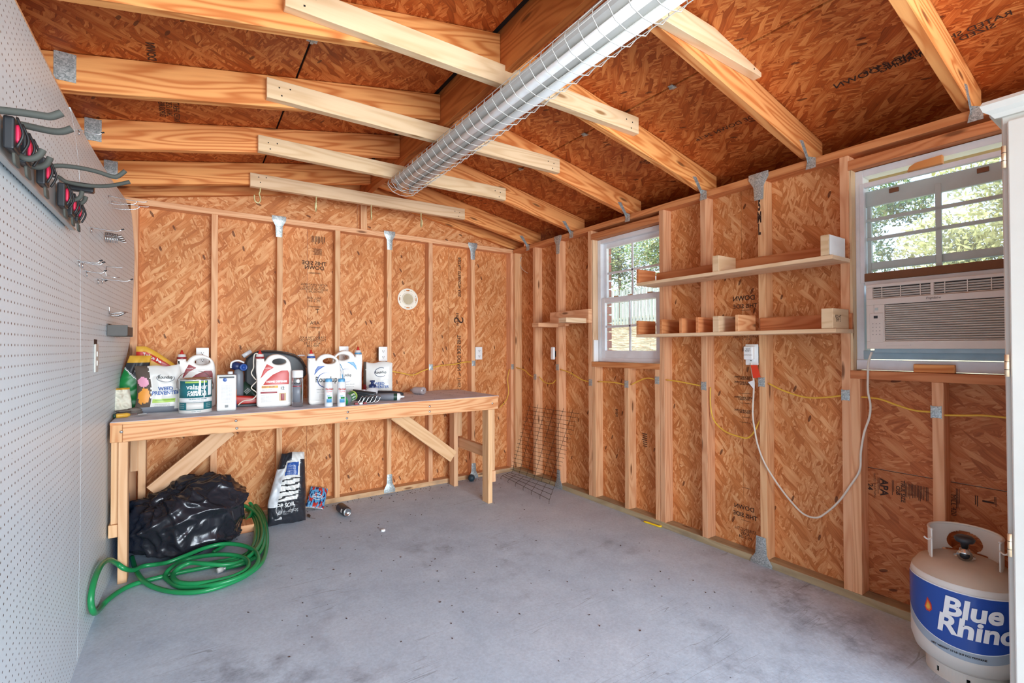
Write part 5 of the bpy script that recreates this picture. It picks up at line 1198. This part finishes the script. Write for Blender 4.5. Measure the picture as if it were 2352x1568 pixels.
# leaning wire rack in the corner ----------------------------------------------------------
t = thing('wire_rack', 'bent black wire grid panel leaning in the right back corner', 'wire rack', (0, 0, 0))
A0, A1 = P(1157, 1084, 2, .02), P(1274, 1114, 2, .02); T0, T1 = P(1212, 933, 0, XR-.006), P(1331, 950, 0, XR-.006); B0, B1 = P(1154, 1092, 2, .03), P(1262, 1147, 2, .03)
A0 = Vector((2.47, 3.70, .03)); A1 = P(1274, 1114, 2, .03)
nw = 19
for i in range(nw):
    f = i/(nw-1); a, b_ = A0.lerp(T0, f), A1.lerp(T1, f); MB().tube([a, b_], .0016, 5).build('cross_wire', 'darksteel', t)
for i in range(3): f = (i+1)/3; MB().tube([A0.lerp(B0, f), A1.lerp(B1, f)], .0018, 5).build('cross_wire', 'darksteel', t)
for i in range(7):
    f = i/6; a, b_ = A0.lerp(A1, f), B0.lerp(B1, f); n_ = (b_-a).normalized(); MB().tube(smooth_path([a, b_, b_+n_*.02-Vector((0, 0, .004)), b_+n_*.03-Vector((0, 0, .018)), b_+n_*.018-Vector((0, 0, .026))], 3), .0016, 5).build('prong', 'darksteel', t)
for i in range(6):
    f = (i+.35)/6; MB().tube([A0.lerp(A1, f), T0.lerp(T1, f)+Vector((0, 0, .03))], .0016, 5).build('long_wire', 'darksteel', t)

# propane tank ------------------------------------------------------------------------------
def tank():
    cx, cy, r = 2.362, .522, .155
    t = thing('propane_tank', 'white propane tank with a blue label beside the cabinet', 'propane tank', (cx, cy, 0), rz=radians(-77.5))   # local -y faces the camera
    M['tankwhite'] = flat('tank_enamel', (222, 216, 206), .35, vary=.05, scale=6); M['tankdust'] = flat('dusty_tank_top', (196, 178, 158), .5, vary=.1, scale=9); M['labelblue'] = flat('label_blue', (24, 72, 158), .25, vary=.03); M['labelgrey'] = flat('label_grey', (158, 172, 184), .3, vary=.03)
    MB().lathe([(.06, .045), (.115, .052), (.143, .075), (r, .115), (r, .345), (.150, .368)], 56).build('cylinder', 'tankwhite', t, True)
    MB().lathe([(.1505, .366), (.132, .395), (.10, .413), (.05, .424), (0, .426)], 56).build('dome', 'tankdust', t, True)
    MB().lathe([(r-.001, .222), (r+.0007, .228), (r-.001, .234)], 56).build('weld_seam', 'tankwhite', t, True)
    # foot ring with holes
    b = MB(); N = 72; rf = .112; prof = [(rf, 0), (rf+.001, .062), (rf-.003, .062), (rf-.003, 0)]
    for k in range(N):
        if k % 9 in (0,): a = [(q, z) for q, z in prof]; b.lathe([(rf, .034), (rf+.001, .062)], 1, a0=2*pi*k/N, a1=2*pi*(k+1)/N); b.lathe([(rf, 0), (rf, .016)], 1, a0=2*pi*k/N, a1=2*pi*(k+1)/N)
        else: b.lathe([(rf, 0), (rf+.001, .062)], 1, a0=2*pi*k/N, a1=2*pi*(k+1)/N)
    o = b.build('foot_ring', 'tankwhite', t); sm = o.modifiers.new('thick', 'SOLIDIFY'); sm.thickness = .003
    # label
    def rr(z): return r+.0012 if z > .115 else r
    def patch(n, fz0, fz1, m, d, a0=-172, a1=-8, N=60, par=t):
        vs = []; fs = []
        for i in range(N+1):
            a = radians(a0+(a1-a0)*i/N); s = i/N; z0, z1 = fz0(s), fz1(s)
            for j in range(5): z = z0+(z1-z0)*j/4; q = r+d; vs.append((q*cos(a), q*sin(a), z))
        for i in range(N):
            for j in range(4): fs.append((i*5+j, (i+1)*5+j, (i+1)*5+j+1, i*5+j+1))
        return obj(n, vs, fs, m, par, smooth=True)
    bow = lambda s: 1-(2*s-1)**2
    patch('label_border', lambda s: .118+.02*(1-bow(s))*0+.070*(1-bow(s)), lambda s: .345, 'labelgrey', .0010)
    patch('label_border', lambda s: .150+.085*(1-bow(s)**.8), lambda s: .347, 'paper', .0016)
    lb = patch('label', lambda s: .153+.085*(1-bow(s)**.8), lambda s: .343, 'labelblue', .0022)
    def F_(a, z0, sl=0, d=.0052): return lambda xx, yy: Vector(((r+d)*cos(radians(a)+xx/r), (r+d)*sin(radians(a)+xx/r), z0+yy+sl*xx))
    lettering('Blue', .088, F_(-84, .290, .03), 'white', lb, bold=.0028, align='CENTER', shear=.12); lettering('Rhino', .088, F_(-80, .226, .03), 'white', lb, bold=.0028, shear=.12)
    # small flame beside the words
    for s_, m in ((1, 'red'), (.72, 'orange'), (.45, 'gold')):
        fl_ = [(-.004, .028), (.010, .008), (.012, -.010), (.004, -.022), (-.008, -.022), (-.015, -.010), (-.010, .006)]; base = F_(-128, .262, .0, .003+.0006*(1-s_)*4); vs = [base(a*s_, b_*s_-.004*(1-s_)) for a, b_ in fl_]; obj('flame', vs, [tuple(range(7))], m, lb)
    lettering('NET WEIGHT 15 LB (6.8 KG) PROPANE', .0085, F_(-98, .137, 0, .003), 'inkblk', t, bold=.0003)
    # collar with openings
    R_, z0, z1 = .100, .415, .515; vs = []; fs = []; N = 230; NZ_ = 36; A0, A1 = radians(-28), radians(208); gone = set()
    for i in range(N+1):
        a = A0+(A1-A0)*i/N
        for j in range(NZ_+1):
            z = z0-.012+(z1-z0+.012)*j/NZ_; vs.append((R_*cos(a), R_*sin(a), z))
    for i in range(N):
        for j in range(NZ_):
            s = (i+.5)/N; v = (j+.5)/NZ_
            cut = (.10 < s < .20 or .80 < s < .90) and .38 < v < .80
            cut |= ((s-.5)/.13)**2+((v-.42)/.36)**2 < 1
            cut |= (.05 < s < .95) and v < .14 and not (abs(s-.28) < .05 or abs(s-.72) < .05)
            if not cut: fs.append((i*(NZ_+1)+j, (i+1)*(NZ_+1)+j, (i+1)*(NZ_+1)+j+1, i*(NZ_+1)+j+1))
    o = obj('collar', vs, fs, 'tankwhite', t, smooth=True); sm = o.modifiers.new('thick', 'SOLIDIFY'); sm.thickness = .0045; sm.offset = 0
    tube('collar_rim', [(R_*cos(a), R_*sin(a), z1) for a in [A0+(A1-A0)*i/30 for i in range(31)]], .0045, 'tankwhite', t, 8, 2)
    for a in (A0, A1): s_ = 1 if a == A0 else -1; tube('collar_lip', [(R_*cos(a), R_*sin(a), z1-.03), (R_*cos(a)+s_*.012, R_*sin(a)-.012, z1-.035), (R_*cos(a)+s_*.022, R_*sin(a)-.010, z1-.028)], .003, 'tankwhite', t, 8)
    v = MB().lathe([(.032, .418), (.030, .428), (.018, .432), (.014, .455), (0, .456)], 20).build('valve', 'chrome', t, True)
    MB().tube([(0, 0, .448), (0, -.030, .448), (0, -.050, .446)], [.014, .016, .022], 18).build('valve_outlet', 'chrome', t, True); MB().tube([(0, -.0505, .446), (0, -.046, .446)], .014, 16).build('outlet_seal', 'blackp', t, True)
    k = MB(); k.lathe([(.010, .456), (.012, .474), (.026, .480), (.030, .492), (.024, .500), (0, .500)], 10).build('hand_wheel', 'charcoal', t, True)
tank()

# white cabinet at the right edge ---------------------------------------------------------------
t = thing('white_cabinet', 'tall cream painted cabinet with brass hinges at the right edge', 'cabinet', (2.05, -.35, 0))
CX = 2.05; D = lambda n, x0, x1, y0, y1, z0, z1, m='cream', **k: box(n, x0-CX, x1-CX, y0+.35, y1+.35, z0, z1, m, t, **k)
D('carcass', CX+.012, CX+.50, -.45, .356, .02, 1.905, bev=.004); D('plinth', CX+.03, CX+.48, -.44, .345, 0, .02)
D('face_frame', CX, CX+.012, -.45, .356, .02, 1.905, bev=.003)
dr = D('door', CX-.020, CX-.001, -.40, .341, .05, 1.876, bev=.004, seg=2)
o = MB().tube([(.0, .0, 0), (0, .0, .10)], .006, 10).build('handle', 'chrome', dr, True); o.location = (-.012, -.33, -.05)
prof = [(0, 0), (-.012, 0), (-.020, .012), (-.034, .022), (-.040, .040), (-.034, .052), (.0, .056)]
vs = []; 
for yy, e in ((-.46, 0), (.356, 0)):
    for px, pz in prof: vs.append((px, yy+.35+(-px if yy > 0 else 0), 1.895+pz))
n7 = len(prof); fs = [(i, (i+1), i+1+n7, i+n7) for i in range(n7-1)]+[tuple(range(n7, 2*n7))]
obj('cornice', vs, fs, 'cream', t); D('top_board', CX, CX+.50, -.46, .385, 1.905, 1.95, bev=.012, seg=3)
for z in (1.768, 1.14, .605):
    M['hinge'] = M.get('hinge') or flat('brass_hinge', (214, 186, 152), .35, .5)
    h = MB().tube([(0, 0, -.033), (0, 0, .033)], .0052, 12).build('hinge', 'hinge', t, True); h.location = (-.023, .349-.001+.35, z)
    for k in (-1, 1): q = MB().lathe([(.0056, -.0008), (.0056, .0008)], 12).build('knuckle_gap', 'darksteel', h); q.location = (0, 0, k*.012)

# ------------------------------------------------------------------ pegboard fittings
def onpeg(u, v): 
    q = P(u, v, 0, -.34)
    for _ in range(4): q = P(u, v, 0, pegx(q.y, q.z))
    return q
rail = thing('tool_rail', 'grey metal tool rail on the pegboard with padded grey hooks', 'tool rack', (-.345, 1.75, 1.66))
def RL(p): return Vector(p)-Vector((-.345, 1.75, 1.66))
ZR = 1.655
box('rail_channel', -.006, .010, 1.20-1.75, 2.19-1.75, ZR-.045-1.66, ZR+.04-1.66, 'alu', rail, bev=.003); box('rail_lip', .0, .016, 1.20-1.75, 2.19-1.75, ZR-.052-1.66, ZR-.044-1.66, 'alu', rail, bev=.002)
def carrier(y, h=.035):
    b = box('carrier', .016, .034, y-.024-1.75, y+.024-1.75, ZR-h-1.66, ZR+h-1.66, 'blackp', rail, bev=.004, seg=2)
    o = slab('release_button', round_poly([(-.010, -.020), (.010, -.020), (.010, .020), (-.010, .020)], .008)[::-1], [], .006, .002, 'pink', b); o.rotation_euler = (0, 0, pi/2); o.location = (.011, 0, .004)
    for k in (-1, 1): tube('strut', [(.012, k*.019, -.03), (.022, k*.021, 0), (.012, k*.019, .034)], .0028, 'inkblk', b, 6, 4)
    slab('foot_tab', round_poly([(-.018, 0), (.018, 0), (.028, -.024), (-.008, -.024)], .008)[::-1], [], .005, .0015, 'rubber', b, loc=(.006, 0, -h-.004)).rotation_euler = (0, 0, pi/2)
def parm(pts, r, y): tube('padded_arm', [RL(P(u, v, 1, yy)) for u, v, yy in pts], r, 'rubber', rail, 10, 6)
for y in (1.44, 1.53, 1.70, 1.93, 2.04, 2.13): carrier(y)
K6 = 6.534
def arm6(pts, y, r): parm([(a/K6, 240+b/K6, y) for a, b in pts], r, 0)
arm6([(-400, 40), (0, 85), (350, 125), (620, 165), (760, 180), (930, 125)], 1.40, .0075)
arm6([(-300, 170), (30, 240), (400, 320), (750, 395), (930, 405), (1080, 360)], 1.52, .0075)
arm6([(190, 600), (250, 700), (330, 785), (420, 815), (520, 800), (600, 750), (645, 680)], 1.50, .0068)
arm6([(320, 800), (430, 900), (540, 935), (640, 925), (710, 880), (755, 795)], 1.62, .0068)
arm6([(780, 950), (810, 925), (950, 920), (1200, 950), (1450, 1005), (1650, 1070), (1760, 1080), (1880, 995)], 1.96, .0065)
arm6([(800, 1050), (900, 1100), (1000, 1160), (1250, 1210), (1500, 1225), (1700, 1210), (1950, 1160)], 2.08, .0062)
arm6([(850, 1280), (960, 1370), (1060, 1425), (1150, 1425), (1210, 1380), (1235, 1300)], 2.02, .0062)
arm6([(960, 1410), (1080, 1485), (1180, 1495), (1260, 1450), (1290, 1380)], 2.10, .0062)
tube('wire_link', [RL(P(u/K6, 240+v/K6, 1, 1.85)) for u, v in ((490, 970), (560, 990), (760, 1010), (830, 1040))], .003, 'blackp', rail, 6)
tube('wire_link', [RL(P(u/K6, 240+v/K6, 1, 1.88)) for u, v in ((580, 1040), (620, 1070), (800, 1080), (860, 1100))], .003, 'blackp', rail, 6)
a = RL(P(180, 428, 1, 2.12)); box('trigger_grip', a.x-.035, a.x+.04, a.y-.01, a.y+.02, a.z-.016, a.z+.014, 'blackp', rail, bev=.006, seg=2)

def hook(label, u, v, L_, name='peg_hook', up=.012, tip=True, drop=.022):
    q = onpeg(u, v); t = thing(name, label, 'peg hook', (q.x+.001, q.y, q.z), rz=-.0, group='wire hooks on the pegboard')
    tube('wire', [(-.004, 0, 0), (.004, 0, 0), (L_*.5, 0, -.004), (L_*.85, 0, -.004), (L_, 0, up-.006)], .0018, 'chrome', t, 6, 5)
    tube('wire_foot', [(.004, 0, -.001), (.004, 0, -drop)], .0022, 'chrome', t, 6, 1)
    if tip: tube('tip', [(L_-.004, 0, up-.008), (L_+.006, 0, up-.004)], .003, 'blackp', t, 6, 1)
    return t
hook('wire peg hook high on the board just right of the tool rail', 178, 297, .075)
hook('wire peg hook with black tip above the bunch of clips', 207, 522, .105)
hook('wire peg hook lower on the board, upper left of a close pair', 178, 598, .065); hook('wire peg hook lower on the board, lower right of a close pair', 186, 602, .065)
hook('single short wire peg hook below the close pair', 196, 622, .060); hook('long wire peg hook reaching past the board edge above the soap basket', 232, 640, .11)
hook('plain wire hook low beside the long one', 222, 640, .03, up=.0)
for k, (u, v, lab) in enumerate(((248, 449, 'double wire bracket hook near the board edge, upper of two'), (256, 461, 'double wire bracket hook near the board edge, lower of two'))):
    q = onpeg(u, v); t = thing('bracket_hook', lab, 'peg hook', (q.x+.002, q.y, q.z), group='wire hooks on the pegboard')
    tube('wire', [(0, 0, 0), (.06, 0, -.006), (.13, 0, -.010), (.155, 0, -.004)], .0018, 'chrome', t, 6, 4); tube('strut', [(0, 0, 0), (.0, 0, -.035), (.05, 0, -.036), (.10, 0, -.026), (.115, 0, -.009)], .0018, 'chrome', t, 6, 3)
q = onpeg(238, 534); t = thing('hook_bunch', 'bunch of spare pegboard hooks hanging together near the board edge', 'hooks', (q.x+.004, q.y, q.z), group='wire hooks on the pegboard')
for i in range(8):
    dz = -.0045*i; dy = .004*(i % 3); tube('wire', [(0, dy, dz), (.02+.004*i, dy, dz+.001), (.05+.003*i, dy, dz-.006), (.062+.003*i, dy+.002, dz-.001)], .0016, 'chrome' if i % 2 else 'darksteel', t, 5, 3); tube('wire_foot', [(.004+.006*i, 0, 0), (.004+.006*i, 0, -.045)], .0016, 'chrome', t, 5, 1)
q = onpeg(243, 612); t = thing('bracket_hook', 'small wire bracket with two prongs right of the close pair of hooks', 'peg hook', (q.x+.002, q.y, q.z), group='wire hooks on the pegboard')
tube('wire', [(0, 0, 0), (.05, 0, -.001), (.06, 0, .0)], .0018, 'chrome', t, 6, 3); tube('wire', [(.0, 0, 0), (0, 0, -.045), (.05, 0, -.05)], .0018, 'chrome', t, 6, 2)
q = onpeg(252, 715); t = thing('soap_basket', 'little wire basket clipped on the pegboard', 'basket', (q.x+.002, q.y, q.z))
tube('rim', [(.0, -.03, -.014), (.055, -.028, -.002), (.07, 0, -.002), (.055, .028, -.002), (0, .03, -.014)], .0016, 'chrome', t, 6, 4)
for i in range(7): tube('bar', [(.002, -.026+i*.009, -.020), (.03, -.024+i*.008, -.022), (.06, -.022+i*.0075, -.004)], .0013, 'chrome', t, 5, 3)
tube('hanger', [(.0, -.03, -.014), (-.0, -.034, .018), (-.004, -.034, .022)], .0018, 'chrome', t, 6, 2)
q = onpeg(246, 757); t = thing('magnet_tray', 'dark grey open tray mounted low on the pegboard', 'tray', (q.x+.001, q.y, q.z))
M['trayg'] = flat('tray_grey', (86, 82, 78), .6)
box('back', 0, .004, -.01, .24, -.03, .03, 'trayg', t); box('front', .075, .079, -.01, .24, -.026, .018, 'trayg', t, bev=.001); box('floor_plate', .0045, .0745, -.01, .24, -.030, -.026, 'trayg', t); box('end_plate', .0, .079, -.013, -.0105, -.028, .024, 'trayg', t, bev=.001); box('end_plate', .0, .079, .2405, .243, -.03, .022, 'trayg', t)
q = onpeg(219, 822); t = thing('light_switch', 'white double switch plate set in the pegboard', 'light switch', (q.x+.003, q.y, q.z), rz=pi/2)
sp_ = slab('switch_plate', round_poly([(-.036, -.062), (.036, -.062), (.036, .062), (-.036, .062)], .004), [], .006, .002, 'cream', t)
for z in (-.022, .018): slab('rocker', round_poly([(-.014, -.012+z), (.014, -.012+z), (.014, .012+z), (-.014, .012+z)], .003), [], .006, .0015, 'cream', t, loc=(0, -.004, 0))
box('cutout', -.038, .038, .002, .0035, .060, .082, 'ink', t)
for o in list(bpy.data.objects):
    if o.type == 'MESH' and o.parent is None and o.get('kind') is None and o.get('label') is None: print('UNTAGGED', o.name)
